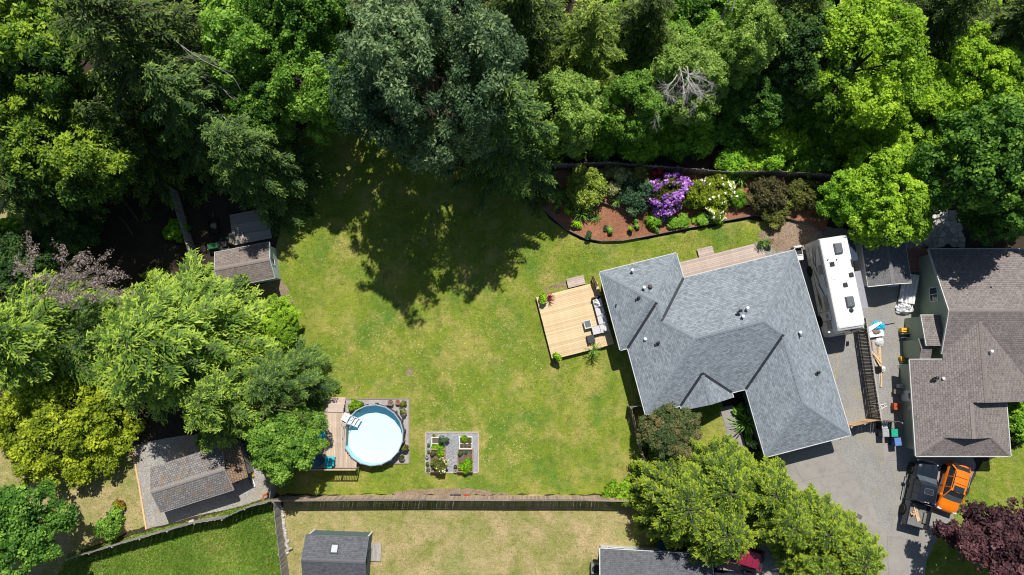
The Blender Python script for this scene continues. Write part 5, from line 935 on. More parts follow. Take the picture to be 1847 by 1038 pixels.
adirondack('bright turquoise plastic chair in the sun on the pool deck', 595, 834, R(175), TURQ); adirondack('dark blue plastic chair next to the turquoise one on the pool deck', 575, 832, R(130), NAVY); adirondack('turquoise chair under the leaning tree beside the red chair', 576, 785, R(100), TURQ); adirondack('red plastic chair under the leaning tree on the pool deck', 572, 800, R(100), REDP)
shrub('shrub', 'yellow-green shrub between the pool and its deck stairs', 'bush2', 641, 731, .38, .55, mat=LM['lime'], zs=.6)
# ---------------- vegetable garden
gp = sheet('garden_pad', px((768, 780), (863, 780), (863, 853), (768, 853)), .014, GRAVEL_BLUE, 0)
for a, b in (((768, 780), (863, 780)), ((863, 780), (863, 853)), ((863, 853), (768, 853)), ((768, 853), (768, 780))): MB().beam(W(*a, .04), W(*b, .04), .1, .08).build('edge_board', DECK_OLD, gp)
def raised(label, x0, y0, x1, y1, h, mat):
    a, b = W(x0, y1, h), W(x1, y0, h); t = thing('raised_bed', label, 'raised bed', ((a.x+b.x)/2, (a.y+b.y)/2, 0)); sx, sy = (b.x-a.x)/2, (b.y-a.y)/2
    for c, d_ in (((0, sy-.03, h/2), (2*sx, .06, h)), ((0, -sy+.03, h/2), (2*sx, .06, h)), ((sx-.03, 0, h/2), (.06, 2*sy-.12, h)), ((-sx+.03, 0, h/2), (.06, 2*sy-.12, h))): MB().box(c, d_).build('side_board', mat, t)
    MB().box((0, 0, h*.42), (2*sx-.12, 2*sy-.12, h*.8)).build('soil', SOIL, t); return t, sx, sy
REDW = pm('reddish_bed_wood', (.42, .25, .19), (.33, .2, .15), 2, rough=.85, stretch=(2, 2, 6), rnd=.15)
def veg(t, x, y, h, lab, pr='veg', s=1, mat=None, fl=None, sz=None):
    o = thing('vegetable_plant' if pr == 'veg' else 'garden_plant', lab, 'plant', (t.location.x+x, t.location.y+y, h*.82)); place('foliage', PT[pr][1], o, mat=mat); place('stems', PT[pr][0], o)
    if fl: place('flowers', fl, o)['kind'] = 'stuff'
    s *= 1.1; o.scale = (s, s, sz or s); o.rotation_euler.z = x*7+y*3; return o
t, sx, sy = raised('tall reddish wooden vegetable bed with a white rose bush', 776, 811, 803.5, 852, .6, REDW)
veg(t, .12, -.3, .6, 'cream-white flowering rose bush in the tall west bed', 'bush1', .42, LM['olive'], flowers('rose_heads', 8, 'bush1', 34, LM['creamflower'], .2, 7, .4, rad=.14), .38); veg(t, .2, .7, .6, 'bright lettuce at the top of the rose bush bed', 'veg', .75); veg(t, -.4, .55, .6, 'purple-leaved herb in the rose bush bed', 'small', .7, LM['oliveb'])
t, sx, sy = raised('low white-framed bed with lime lettuce and bare soil on the west side', 778, 789, 801.5, 811, .35, WHITE)
MB().box((0, -.02, .2), (2*sx-.14, .05, .3)).build('divider', WHITE, t); [veg(t, x, -.3, .35, 'lime lettuce in the white-framed west bed', 'veg', .6, sz=.5).__setitem__('group', 'lettuces of the white-framed west bed') for x in (-.3, .0, .3)]; veg(t, .5, .25, .35, 'grey-green leafy plant spilling out of the white-framed west bed', 'loose', .42, LM['bluedark'])
t, sx, sy = raised('tall reddish wooden vegetable bed with lime greens and a bare patch', 825, 811, 853, 852, .6, REDW)
[veg(t, x, y, .6, 'lime leafy greens in the tall east bed', 'veg', s_).__setitem__('group', 'greens of the tall east bed') for x, y, s_ in ((.15, -.55, .9), (-.3, -.45, .7), (.3, -.1, .75), (.0, -.8, .6))]; veg(t, -.38, .55, .6, 'small grey-green brassica in the tall east bed', 'small', .6, LM['bluedark']); veg(t, .05, .72, .6, 'tiny herb at the top of the tall east bed', 'small', .4, LM['bluedark'])
t, sx, sy = raised('low white-framed bed with seedlings on the east side', 828, 788, 852, 810, .35, WHITE)
MB().box((0, -.05, .2), (2*sx-.14, .05, .3)).build('divider', WHITE, t); veg(t, -.15, .28, .35, 'yellow-green bush in the white-framed east bed', 'veg', .7, LM['lime']); veg(t, .32, .22, .35, 'sparse brownish seedlings in the white-framed east bed', 'small', .55, LM['olive']); [veg(t, x, -.3, .35, 'tiny seedling in a row of the white-framed east bed', 'small', .25, LM['bluedark']).__setitem__('group', 'seedlings of the white-framed east bed') for x in (-.35, 0, .32)]
for X, Y in ((773, 803), (773, 815)): pot('plant_pot', 'small pot of green herbs along the west edge of the garden pad', X, Y, .12, .22, POTG, 'veg', LM['alder'], PD, .32)['group'] = 'small herb pots along the garden pad edge'
# clutter on the fence edge
p = W(822, 893); t = thing('metal_trough', 'grey metal trough lying by the fence', 'trough', (p.x, p.y, 0)); MB().box((0, 0, .1), (1.1, .22, .2), top=(1.05, 1.2)).build('body', STEEL, t); MB().box((0, 0, .19), (.95, .16, .03)).build('inside', BLACKP, t)
p = W(841, 894); t = thing('red_can', 'red plastic fuel can by the fence', 'fuel can', (p.x, p.y, 0)); MB().box((0, 0, .14), (.38, .25, .28)).build('body', REDP, t, bevel=.04); MB().tube([(-.1, 0, .28), (-.1, 0, .34), (.08, 0, .34), (.08, 0, .28)], .02, 6).build('handle', REDP, t)
# ---------------- flagstones and brick patio at the neighbour house
fl = sheet('flagstone_patio', px((1640, 400), (1735, 400), (1735, 440), (1662, 446), (1662, 468), (1645, 470)), .012, DIRT, .1); FLAG = pm('flagstone', (.5, .48, .46), (.38, .365, .35), 2.5, rough=.85, rnd=.25)
rr2 = random.Random(12); a_, b_ = W(1640, 470), W(1735, 398); sites = [(a_.x+(i+.5)*.55+rr2.uniform(-.2, .2), a_.y+(j+.5)*.5+rr2.uniform(-.2, .2)) for i in range(10) for j in range(8)]
for i, (x, y) in enumerate(sites):
    if x > b_.x or (x > a_.x+1.1 and y < a_.y+1.25): continue
    P = [(x-.6, y-.6), (x+.6, y-.6), (x+.6, y+.6), (x-.6, y+.6)]
    for k, (u, v) in enumerate(sites):
        if k == i or abs(u-x)+abs(v-y) > 2: continue
        dx, dy = u-x, v-y; L_ = math.hypot(dx, dy); c = L_/2-.022; N = []
        for q in range(len(P)):
            p0, p1 = P[q], P[(q+1) % len(P)]; d0 = ((p0[0]-x)*dx+(p0[1]-y)*dy)/L_-c; d1 = ((p1[0]-x)*dx+(p1[1]-y)*dy)/L_-c
            if d0 <= 0: N.append(p0)
            if d0*d1 < 0: f_ = d0/(d0-d1); N.append((p0[0]+(p1[0]-p0[0])*f_, p0[1]+(p1[1]-p0[1])*f_))
        P = N
        if len(P) < 3: break
    if len(P) >= 3: MB().prism(P, .0125, .05+rr2.uniform(0, .015)).build('flagstone', FLAG, fl)
pt = thing('brick_red_deck', 'small reddish plank deck at the corner of the sage green house', 'deck', (34.55, 8.6, 0)); RDW = pm('red_deck_wood', (.36, .17, .13), (.29, .14, .105), 2, rough=.8, stretch=(1, 7, 7), rnd=.15)
for k in range(18): MB().box((1.75, -.4+k*.12, .3), (2.6, .11, .04)).build('plank', RDW, pt)
MB().box((.32, .6, .2), (.26, 2.1, .04)).build('tread', RDW, pt); MB().box((1.75, .6, .14), (2.5, 2.0, .27)).build('frame', FENCE_OLD, pt)
# ================================================================== VEHICLES
def paint(name, c, rough=.3): return pm(name, c, tuple(x*.9 for x in c), 3, rough=rough, spec=.5, coat=.6)
HEADL = pm('headlight_lens', (.7, .72, .75), None, 3, rough=.1); TAILL = pm('tail_light', (.35, .02, .02), None, 3, rough=.2); ARCH = pm('wheel_arch_black', (.012, .012, .012), None, 3, rough=.9)
def wheel(par, x, y, r, w_, rimc=STEEL):
    s = 1 if y > 0 else -1; rot = Matrix.Rotation(math.pi/2, 3, 'X')
    def lat(prof, n=22):
        m = MB().lathe(prof, n); m.v = [tuple(Vector((x, y, r))+rot @ Vector(p)) for p in m.v]; return m
    t = lat([(r*.6, -w_/2), (r*.93, -w_/2), (r, -w_*.33), (r, w_*.33), (r*.93, w_/2), (r*.6, w_/2)], 22).build('wheel', RUBBER, par, smooth=False)
    m = lat([(r*.62, -w_*.4), (r*.62, w_*.4)], 16); 
    for k in range(5):
        a = k*1.2566; m.box((x+math.cos(a)*r*.32, y+s*w_*.42, r+math.sin(a)*r*.32), (r*.6, .03, r*.14), M=Matrix.Rotation(-a, 3, 'Y'))
    m.build('rim', rimc, t)
def body_ring(x, w_, zb, zt, cr=.03):
    h = zt-zb; return [(x, -w_*.9, zb), (x, -w_*.98, zb+.18*h), (x, -w_, zb+.55*h), (x, -w_*.96, zb+.88*h), (x, -w_*.86, zt), (x, -w_*.4, zt+cr), (x, 0, zt+cr*1.2), (x, w_*.4, zt+cr), (x, w_*.86, zt), (x, w_*.96, zb+.88*h), (x, w_, zb+.55*h), (x, w_*.98, zb+.18*h), (x, w_*.9, zb)]
def loft(st, cr=.03): return MB().rings([body_ring(*s, cr) for s in st][::-1])
def sm(o, ang=.6):
    o.data.polygons.foreach_set('use_smooth', [True]*len(o.data.polygons))
    try: o.data.set_sharp_from_angle(angle=ang)
    except Exception: pass
    return o
SHIELD = pm('windshield_sky_reflection', (.09, .115, .13), (.06, .08, .095), 3, rough=.08, spec=.6)  # paler than the other car glass, sky reflection put into the colour
def greenhouse(t, xa, xb, zb, zt, wb, wt, ra, rb, pc, npill=1):
    """glass from xa (front) to xb (rear) at the belt; the roof is ra shorter in front and rb shorter behind"""
    g = MB(); B_ = [(xa, wb), (xa+.06, 0), (xa, -wb), (xb, -wb), (xb-.04, 0), (xb, wb)]; T_ = [(xa-ra, wt), (xa-ra+.05, 0), (xa-ra, -wt), (xb+rb, -wt), (xb+rb-.03, 0), (xb+rb, wt)]
    g.rings([[(x, y, zb) for x, y in B_], [(x, y, zt) for x, y in T_]]); g.build('windows', GLASS, t)
    MB().poly([(xa+.012, wb*.93, zb+.03), (xa+.075, 0, zb+.03), (xa+.012, -wb*.93, zb+.03), (xa-ra+.03, -wt*.95, zt-.05), (xa-ra+.075, 0, zt-.05), (xa-ra+.03, wt*.95, zt-.05)], [(0, 1, 4, 5), (1, 2, 3, 4)]).build('windshield', SHIELD, t)
    r_ = MB(); q = 1.035; cx_ = ((xa-ra)+(xb+rb))/2
    r1 = [(cx_+(x-cx_)*1.02, y*q, zt-.02) for x, y in T_]; r2 = [(cx_+(x-cx_)*1.0, y*.98, zt+.035) for x, y in T_]; r3 = [(cx_+(x-cx_)*.8, y*.7, zt+.055) for x, y in T_]
    r_.rings([r1, r2, r3]); ro = sm(r_.build('roof', pc, t), .9)
    for s in (-1, 1):
        MB().beam((xa+.01, s*wb*1.005, zb-.02), (xa-ra, s*wt*1.02, zt), .07, .05).build('pillar', pc, t); MB().beam((xb, s*wb*1.005, zb-.02), (xb+rb, s*wt*1.02, zt), .12, .05).build('pillar', pc, t)
        for k in range(npill):
            f = (k+1)/(npill+1); xm = xa+(xb-xa)*(.32+.3*k); MB().beam((xm, s*wb*1.008, zb-.02), (xm-.06, s*wt*1.03, zt), .07, .04).build('pillar', pc, t)
    return ro
def lights(t, xf, xr, w_, zf, zr):
    for s in (-1, 1):
        MB().box((xf, s*w_*.74, zf), (.16, .34, .15)).build('headlight', HEADL, t, bevel=.03); MB().box((xr, s*w_*.85, zr), (.12, .2, .26)).build('tail_light', TAILL, t, bevel=.03)
def mirrors(t, x, w_, z, pc):
    for s in (-1, 1): MB().box((x, s*(w_+.13), z), (.13, .24, .16)).build('mirror', pc, t, bevel=.03)
def suv(name, label, loc, rz, L_, Wd, H_, pc, sunroof=True, rails=True, cat='car', zb=.24):
    t = thing(name, label, cat, loc, rz); w_ = Wd/2; f, r = L_/2, -L_/2
    st = [(f, w_*.6, .4, .62), (f-.06, w_*.8, .3, .74), (f-.22, w_*.92, zb, .84), (f-.55, w_*.985, zb, .93), (f-1.15, w_, zb, 1.0), (0, w_, zb, 1.02), (r+.6, w_, zb, 1.03), (r+.2, w_*.96, zb, 1.02), (r+.05, w_*.88, .3, .98), (r, w_*.78, .4, .9)]
    sm(loft(st).build('body', pc, t), .7)
    greenhouse(t, f-1.08, r+.16, .99, H_-.05, w_*.93, w_*.7, .78, .38, pc, 2)
    for x in (f-.85, r+.8):
        for s in (-1, 1): wheel(t, x, s*(w_-.1), .34, .23); MB().lathe([(.41, -.02), (.41, .02)], 20).build('wheel_arch', ARCH, t, (x, s*(w_-.005), .36)).rotation_euler = (math.pi/2, 0, 0)
    lights(t, f-.16, r+.08, w_, .74, .88); mirrors(t, f-1.3, w_, 1.05, pc)
    MB().box((f-.02, 0, .5), (.06, 1.0, .22)).build('grille', BLACKP, t, bevel=.02); MB().box((r+.1, 0, .45), (.22, Wd*.8, .2)).build('bumper', BLACKP, t, bevel=.04)
    zt = H_+.012
    if sunroof: MB().box((f-2.1, 0, zt-.005), (.5, w_*1.0, .02)).build('sunroof', GLASS, t)
    for x in (f-2.55, f-3.1): MB().box((x, 0, zt-.005), (.04, w_*1.15, .03)).build('roof_bar', BLACKP, t)
    MB().box((r+.32, 0, 1.36), (.3, w_*1.25, .04)).build('spoiler', BLACKP, t, bevel=.01)
    if rails:
        for s in (-1, 1): MB().tube([(f-2.0, s*w_*.66, H_-.02), (f-2.2, s*w_*.68, H_+.06), (r+.9, s*w_*.68, H_+.06), (r+.7, s*w_*.66, H_-.02)], .022, 6).build('roof_rail', BLACKP, t)
    return t
ORANGE = paint('orange_paint', (.85, .2, .008)); NAVYP = paint('black_blue_paint', (.012, .016, .026), .22); MAROON = paint('maroon_paint', (.24, .012, .04), .3); DKBLUE = paint('dark_navy_paint', (.012, .014, .03), .22)
suv('orange_suv', 'small orange hatchback with sunroof parked beside the black pickup', (37.25, -10.3, .03), R(-109.7), 4.2, 1.76, 1.55, ORANGE)
rc = W(1334, 1000, .8); suv('maroon_car', 'maroon car parked half hidden under the largest golden cedar', (rc.x-.1, rc.y, .012), R(164), 4.2, 1.75, 1.5, MAROON, False, False)
bc = W(1318, 1052, .8); suv('navy_car', 'dark navy car beside the white-edged charcoal roof', (bc.x, bc.y, .012), R(-6), 4.6, 1.8, 1.5, DKBLUE, False, False)
# pickup
def pickup(label, loc, rz):
    t = thing('pickup_truck', label, 'pickup truck', loc, rz); L_, w_ = 5.6, .97; f, r, cb = L_/2, -L_/2, -.75
    st = [(f-.02, w_*.72, .5, .92), (f-.12, w_*.86, .42, 1.06), (f-.35, w_*.95, .38, 1.14), (f-.8, w_, .38, 1.18), (f-1.5, w_, .38, 1.2), (0, w_, .38, 1.2), (cb, w_*.99, .38, 1.2)]
    sm(loft(st).build('body', NAVYP, t), .7)
    ro = greenhouse(t, f-1.35, cb+.02, 1.18, 1.84, w_*.93, w_*.74, .62, .22, NAVYP, 2)
    m = MB()
    for a in ((f-2.25, .27, .62, .03), (f-2.25, -.27, .62, .03)): pass
    sr = MB()
    for c, d_ in (((.23, 0), (.03, .74)), ((-.23, 0), (.03, .74)), ((0, .37), (.46, .03)), ((0, -.37), (.46, .03))): sr.box((f-2.45+c[0], c[1], 1.897), (d_[0], d_[1], .02))
    sro = sr.build('sunroof', STEEL, t); MB().box((f-2.45, 0, 1.893), (.42, .7, .015)).build('pane', GLASS, sro)
    BED = pm('bed_liner', (.19, .185, .18), (.14, .138, .135), 6, rough=.8)
    bx0, bx1 = cb-.03, r+.03; mid_ = (bx0+bx1)/2; bl = bx0-bx1
    b = MB()
    for s in (-1, 1): b.box((mid_, s*(w_-.07), .9), (bl, .13, .68))
    b.box((bx0-.03, 0, .9), (.06, 2*w_-.26, .68)); b.build('bed_side', NAVYP, t, bevel=.02)
    tg = MB().box((r+.06, 0, .92), (.07, 2*w_-.27, .62)).build('tailgate', NAVYP, t, bevel=.015); MB().box((r+.02, 0, 1.05), (.03, .3, .06)).build('handle', STEEL, tg)
    MB().box((mid_, 0, .66), (bl-.1, 2*w_-.27, .08)).build('bed_floor', BED, t)
    for s in (-1, 1): MB().box((mid_-.1, s*(w_-.24), .78), (.9, .22, .2)).build('wheel_well', BED, t, bevel=.03)
    for x in (f-.95, r+1.15):
        for s in (-1, 1): wheel(t, x, s*(w_-.06), .4, .28); MB().lathe([(.49, -.03), (.49, .03)], 20).build('wheel_arch', ARCH, t, (x, s*(w_+.0), .44)).rotation_euler = (math.pi/2, 0, 0)
    lights(t, f-.12, r+.04, w_, .95, 1.0); 
    for s in (-1, 1): MB().box((f-1.65, s*(w_+.2), 1.25), (.16, .34, .26)).build('mirror', BLACKP, t, bevel=.03); MB().tube([(f-1.5, s*(w_+.06), .42), (f-1.55, s*(w_+.12), .36), (cb+.1, s*(w_+.12), .36), (cb+.05, s*(w_+.06), .42)], .045, 8).build('side_step', STEEL, t)
    MB().rings([[(f-.25, y, z) for y, z in ((-w_*.95, .45), (-w_*.95, .68), (-w_*.5, .68), (w_*.5, .68), (w_*.95, .68), (w_*.95, .45))], [(f+.06, y, z) for y, z in ((-w_*.7, .45), (-w_*.7, .68), (-w_*.35, .68), (w_*.35, .68), (w_*.7, .68), (w_*.7, .45))]]).build('bumper', STEEL, t)
    MB().box((f-.01, 0, .85), (.08, 1.1, .28)).build('grille', STEEL, t, bevel=.02); MB().box((r-.04, 0, .52), (.16, 1.8, .2)).build('bumper', STEEL, t, bevel=.03)
    for s in (-.12, .12): MB().box((cb+.2, s, 1.885), (.05, .14, .03)).build('brake_light', HEADL, t)
    m = MB(); [m.box((f-.75, y, 1.225), (.9, .2, .03)) for y in (-.4, .4)]; m.build('hood_scoop', NAVYP, t, bevel=.01)
    return t
TR = Vector((34.45, -10.75, .03)); TA = R(74.6); pk_ = pickup('black pickup truck with lumber in its open bed', tuple(TR), TA)
tw = lambda x, y, z: TR+Vector((x*math.cos(TA)-y*math.sin(TA), x*math.sin(TA)+y*math.cos(TA), z))
for x0, y0, x1, y1, lab in ((-.95, .35, -2.3, -.3, 'long pale board in the pickup bed'), (-1.05, .2, -2.2, -.42, 'second pale board lying next to the long one in the pickup bed')):
    a, b = tw(x0, y0, .74), tw(x1, y1, .74); o = (a+b)/2; tag(MB().beam(a-o, b-o, .14, .06).build('board', LUMBER, None, tuple(o)), lab, 'board')
a = tw(-1.75, .42, .7); lg = thing('firewood', 'small heap of split firewood in the pickup bed', 'firewood', tuple(a)); rq = random.Random(3)
for k in range(6): MB().beam((rq.uniform(-.15, .15), rq.uniform(-.2, .2), .05+.04*k), (rq.uniform(-.15, .15)+.2, rq.uniform(-.2, .2), .06+.04*k), .1, .08).build('log', pm('split_wood', (.6, .42, .3), (.45, .25, .17), 4, rnd=.3), lg)
# motorhome
RC = Vector((27.62, 6.85, .008)); RA = R(-81.3); rv = thing('motorhome', 'white and beige motorhome with swoosh graphics parked beside the blue-grey house', 'motorhome', tuple(RC), RA)
CREAM = pm('cream_gelcoat', (.74, .71, .65), (.68, .65, .59), 1.2, rough=.35, spec=.5); ROOFW = pm('white_membrane', (.85, .85, .84), (.78, .78, .77), 1.5, rough=.5); SWG = pm('swoosh_grey', (.1, .095, .09), None, 4); SWB = pm('swoosh_beige', (.36, .3, .23), None, 4); TINT = pm('tinted_acrylic', (.03, .032, .036), (.05, .05, .055), 6, rough=.25)
def rv_ring(x, w_, zb, zt, c=.18): return [(x, -w_, zb), (x, -w_, zt-c), (x, -w_+c*.35, zt-c*.3), (x, -w_+c, zt), (x, w_-c, zt), (x, w_-c*.35, zt-c*.3), (x, w_, zt-c), (x, w_, zb)]
w_ = 1.2; st = [(-3.95, w_*.98, .55, 3.3, .12), (-3.88, w_, .5, 3.4, .12), (3.1, w_, .45, 3.4, .12), (3.6, w_, .45, 3.36, .16), (3.9, w_*.98, .45, 3.15, .2), (4.12, w_*.94, .45, 2.5, .2), (4.28, w_*.9, .45, 1.5, .18), (4.34, w_*.84, .5, 1.1, .12)]
sm(MB().rings([rv_ring(*s) for s in st][::-1]).build('body', CREAM, rv), .5)
m = MB().rings([[(x, y, z) for y, z in ((-ww, zz), (-ww*.6, zz+.03), (0, zz+.04), (ww*.6, zz+.03), (ww, zz))]+[(x, ww, zz-.03), (x, -ww, zz-.03)] for x, ww, zz in ((3.72, 1.0, 3.29), (3.55, 1.08, 3.38), (3.1, 1.1, 3.41), (-3.86, 1.1, 3.41))]); sm(m.build('roof_membrane', ROOFW, rv), .8)
rl = lambda X, Y, z=3.45: (lambda d_: (d_.x*math.cos(RA)+d_.y*math.sin(RA), -d_.x*math.sin(RA)+d_.y*math.cos(RA)))(W(X, Y, z)-RC)
def rz_(x, y): return 1430+x*.2024, 410+y*.2024
for zx, zy, sx_, sy_, h, nm in ((400, 190, .95, .72, .28, 'air_conditioner'), (505, 665, .95, .72, .28, 'air_conditioner'), (350, 330, .42, .42, .12, 'roof_vent'), (520, 425, .42, .42, .12, 'roof_vent'), (467, 515, .42, .42, .12, 'roof_vent'), (528, 320, .7, .18, .08, 'solar_panel')):
    x, y = rl(*rz_(zx, zy)); o = MB().box((x, y, 3.42+h/2), (sx_, sy_, h), top=(.86, .82)).build(nm, TINT if h < .2 else pm('ac_shroud', (.13, .14, .155), None, 5, rough=.4), rv, bevel=.04)
x, y = rl(*rz_(520, 742)); MB().lathe([(.16, 0), (.2, .05), (.04, .14)], 12, (x, y, 3.43)).build('antenna', TINT, rv); x, y = rl(*rz_(375, 440)); MB().box((x, y, 3.45), (.5, .62, .05)).build('skylight', WHITE, rv, bevel=.02)
for zx, zy in ((310, 292), (388, 290)): x, y = rl(*rz_(zx, zy)); MB().tube([(x, y, 3.4), (x, y, 3.55)], .05, 8).build('vent_pipe', TINT, rv)
# east slide-outs
TOP1 = pm('slide_topper_navy', (.03, .045, .075), None, 5, rough=.7); TOP2 = pm('slide_topper_grey', (.3, .3, .34), None, 5, rough=.7)
for x0, x1, mt in ((-3.7, -1.75, TOP1), (-.75, 2.35, TOP2)):
    MB().box(((x0+x1)/2, w_+.3, 1.9), (x1-x0, .66, 2.1)).build('slide_out', CREAM, rv, bevel=.02); MB().box(((x0+x1)/2, w_+.32, 3.0), (x1-x0+.1, .76, .05), M=Matrix.Rotation(-.06, 3, 'X')).build('slide_topper', mt, rv)
# west side graphics, windows, door, compartments
yw = -w_-.012
for x, z, sx_, sz_, nm in ((1.45, 2.35, 1.25, .75, 'window'), (-1.4, 2.5, .8, .55, 'window'), (2.55, 2.0, .35, .4, 'window'), (3.3, 2.1, .75, .75, 'window')):
    MB().box((x, yw, z), (sx_, .03, sz_)).build(nm, GLASS, rv, bevel=.01)
dr_ = MB(); [dr_.box(c, d_) for c, d_ in (((2.15, yw, 1.7), (.03, .02, 2.1)), ((2.98, yw, 1.7), (.03, .02, 2.1)), ((2.56, yw, 2.75), (.86, .02, .03)), ((2.56, yw, .65), (.86, .02, .03)))]; dr_.build('door', SWG, rv)
m = MB(); [m.box((x, yw, .82), (.02, .02, .5)) for x in (-3.3, -2.5, -1.0, -.2, .6, 1.4)]; m.box((-.8, yw, 1.08), (5.6, .02, .025)); m.build('compartment_seam', SWG, rv)
def swoosh(pts, mt, off=.0):
    MB().face([(x, yw-.003-off, z) for x, z in pts]).build('swoosh', mt, rv); MB().face([(x, -yw+.003+off, z) for x, z in pts][::-1]).build('swoosh', mt, rv)
for k, (x0, z0, dx, dz, wd, mt) in enumerate([(-3.8, 2.6, 2.6, -.9, .1, SWG), (-3.8, 2.2, 2.2, -.8, .14, SWB), (-2.9, 1.3, 2.2, .9, .12, SWG), (-1.9, 1.25, 2.2, .75, .2, SWB), (-.6, 1.3, 1.8, 1.3, .16, SWG), (.5, 1.15, 1.6, .3, .2, SWG), (-.2, 1.15, 2.2, .5, .1, SWB)]):
    swoosh([(x0, z0), (x0+dx*.35, z0+dz*.5-wd), (x0+dx, z0+dz), (x0+dx*.4, z0+dz*.5+wd*.6)], mt, .002*k)
for s in (-1, 1): MB().face([(3.98, s*1.0*-1, 2.95), (4.125, -s*1.0, 2.4), (4.22, -s*.02, 2.45), (4.07, -s*.02, 3.02)] if False else [(3.99, -s*.04, 3.03), (3.96, -s*1.08, 2.95), (4.19, -s*1.06, 1.95), (4.24, -s*.04, 1.98)][::s]).build('windshield', GLASS, rv)
MB().box((4.33, 0, .75), (.1, 1.9, .35)).build('bumper', SWB, rv, bevel=.04); 
for s in (-1, 1): MB().box((4.3, s*.85, 1.1), (.12, .35, .2)).build('headlight', HEADL, rv, bevel=.03); MB().box((3.9, s*1.42, 2.1), (.14, .26, .5)).build('mirror', WHITE, rv, bevel=.03)
for x in (-1.55, 2.9):
    for s in (-1, 1): wheel(rv, x, s*1.08, .42, .28); MB().lathe([(.5, -.03), (.5, .03)], 20).build('wheel_arch', ARCH, rv, (x, s*1.2, .5)).rotation_euler = (math.pi/2, 0, 0)
m = MB().tube([(-3.4, yw-.04, 3.1), (.2, yw-.04, 3.1)], .06, 8); m.build('awning_roll', pm('awning_dark', (.06, .06, .065)), rv)
# little white ride-on jeep
p = W(1441, 457, .5); jp = thing('ride_on_jeep', 'small white children\'s ride-on jeep at the corner of the blue-grey roof', 'toy car', (p.x, p.y, .008), R(-83)); JW = pm('toy_white', (.75, .75, .75), None, 4, rough=.3)
MB().box((0, 0, .36), (1.35, .72, .28)).build('body', JW, jp, bevel=.05); MB().box((.42, 0, .55), (.5, .62, .14), top=(.9, .9)).build('hood', JW, jp, bevel=.03); MB().box((-.15, 0, .52), (.5, .55, .06)).build('seat', BLACKP, jp); MB().box((-.42, 0, .66), (.1, .55, .3)).build('seat_back', BLACKP, jp, bevel=.02)
m = MB(); m.tube([(.16, -.32, .6), (.08, -.32, .85), (.08, .32, .85), (.16, .32, .6)], .025, 6); m.build('windscreen_frame', BLACKP, jp); m = MB(); m.tube([(-.55, -.33, .5), (-.52, -.33, .95), (-.52, .33, .95), (-.55, .33, .5)], .03, 6); m.build('roll_bar', JW, jp)
for x in (-.42, .42):
    for s in (-1, 1): wheel(jp, x, s*.38, .19, .14, JW)
for s in (-.2, .2): MB().box((.68, s, .52), (.05, .12, .1)).build('headlight', BLACKP, jp)
# ================================================================== YARD CLUTTER
def bin_(label, X, Y, c, lid, rz=0, s=1):
    p = W(X, Y, 1.0); t = thing('wheelie_bin', label, 'bin', (p.x, p.y, .0), rz); cm = pm('bin_'+label[:9], c, None, 5, rough=.45); lmt = pm('lid_'+label[:9], lid, None, 5, rough=.4)
    MB().box((0, 0, .5), (.5*s, .6*s, .88), M=None).build('body', cm, t, bevel=.03); MB().box((0, .02, .97), (.58*s, .68*s, .07), top=(.94, .94)).build('lid', lmt, t, bevel=.02)
    MB().tube([(-.2*s, .36*s, .92), (.2*s, .36*s, .92)], .02, 6).build('handle', BLACKP, t)
    for q in (-1, 1): m_ = MB().lathe([(.11, -.03), (.11, .03)], 12); m_.v = [(q*.27*s+z, .25*s+x, .11+y) for x, y, z in m_.v]; m_.build('wheel', RUBBER, t)
    return t
bin_('green wheeled bin beside the sage green garage', 1614, 781, (.01, .16, .09), (.02, .36, .22), R(180)); bin_('grey wheeled bin next to the green bin', 1598, 781, (.12, .12, .125), (.36, .37, .38), R(180)); bin_('blue wheeled recycling bin below the green bin', 1620, 797, (.02, .05, .22), (.12, .22, .5), R(185)); bin_('black wheeled bin with pale lid behind the grey bin', 1596, 767, (.03, .03, .03), (.45, .46, .48), R(180), .9)
def zz_(x, y): return 1540+x*.1349, 560+y*.1349        # second yard zoom to photo pixels
def board(label, a, b, wd, th, z, mat=LUMBER, group=None, name='board'):
    p, q = W(*zz_(*a), z), W(*zz_(*b), z); o = (p+q)/2; o.z = 0; return tag(MB().beam(p-o, q-o, wd, th).build(name, mat, None, tuple(o)), label, 'board', group)
board('long tan stud lying upright down the scrap pile', (350, 480), (370, 1030), .12, .06, .08); board('tan stud slanting from the fence across the scrap pile', (235, 540), (365, 760), .12, .06, .14); board('wide tan plank slanting over the scrap pile', (265, 580), (370, 700), .16, .05, .2); board('grey weathered board under the plastic bag', (250, 400), (320, 680), .28, .04, .05, DECK_OLD); board('tan stud beside the plastic bag', (335, 490), (335, 640), .1, .06, .07); board('thin grey board along the foot of the slatted fence', (240, 400), (310, 1030), .09, .05, .06, FENCE_GREY); board('thin pale lath leaning by the dark basket', (340, 830), (350, 1030), .06, .05, .05, TRIM); board('grey board with nails near the fence', (260, 650), (300, 760), .12, .05, .1, DECK_OLD); board('black pipe lying on the gravel by the blue tarp', (400, 195), (545, 170), .06, .06, .03, BLACKP, name='pipe'); board('white trim board over the blue tarp', (185, 290), (370, 160), .16, .04, .55, WHITE); board('second white trim board beside the blue tarp', (180, 250), (340, 170), .2, .04, .5, WHITE)
board('white foam panel below the blue tarp', (195, 325), (395, 300), .55, .12, .3, WHITE, name='foam_panel')
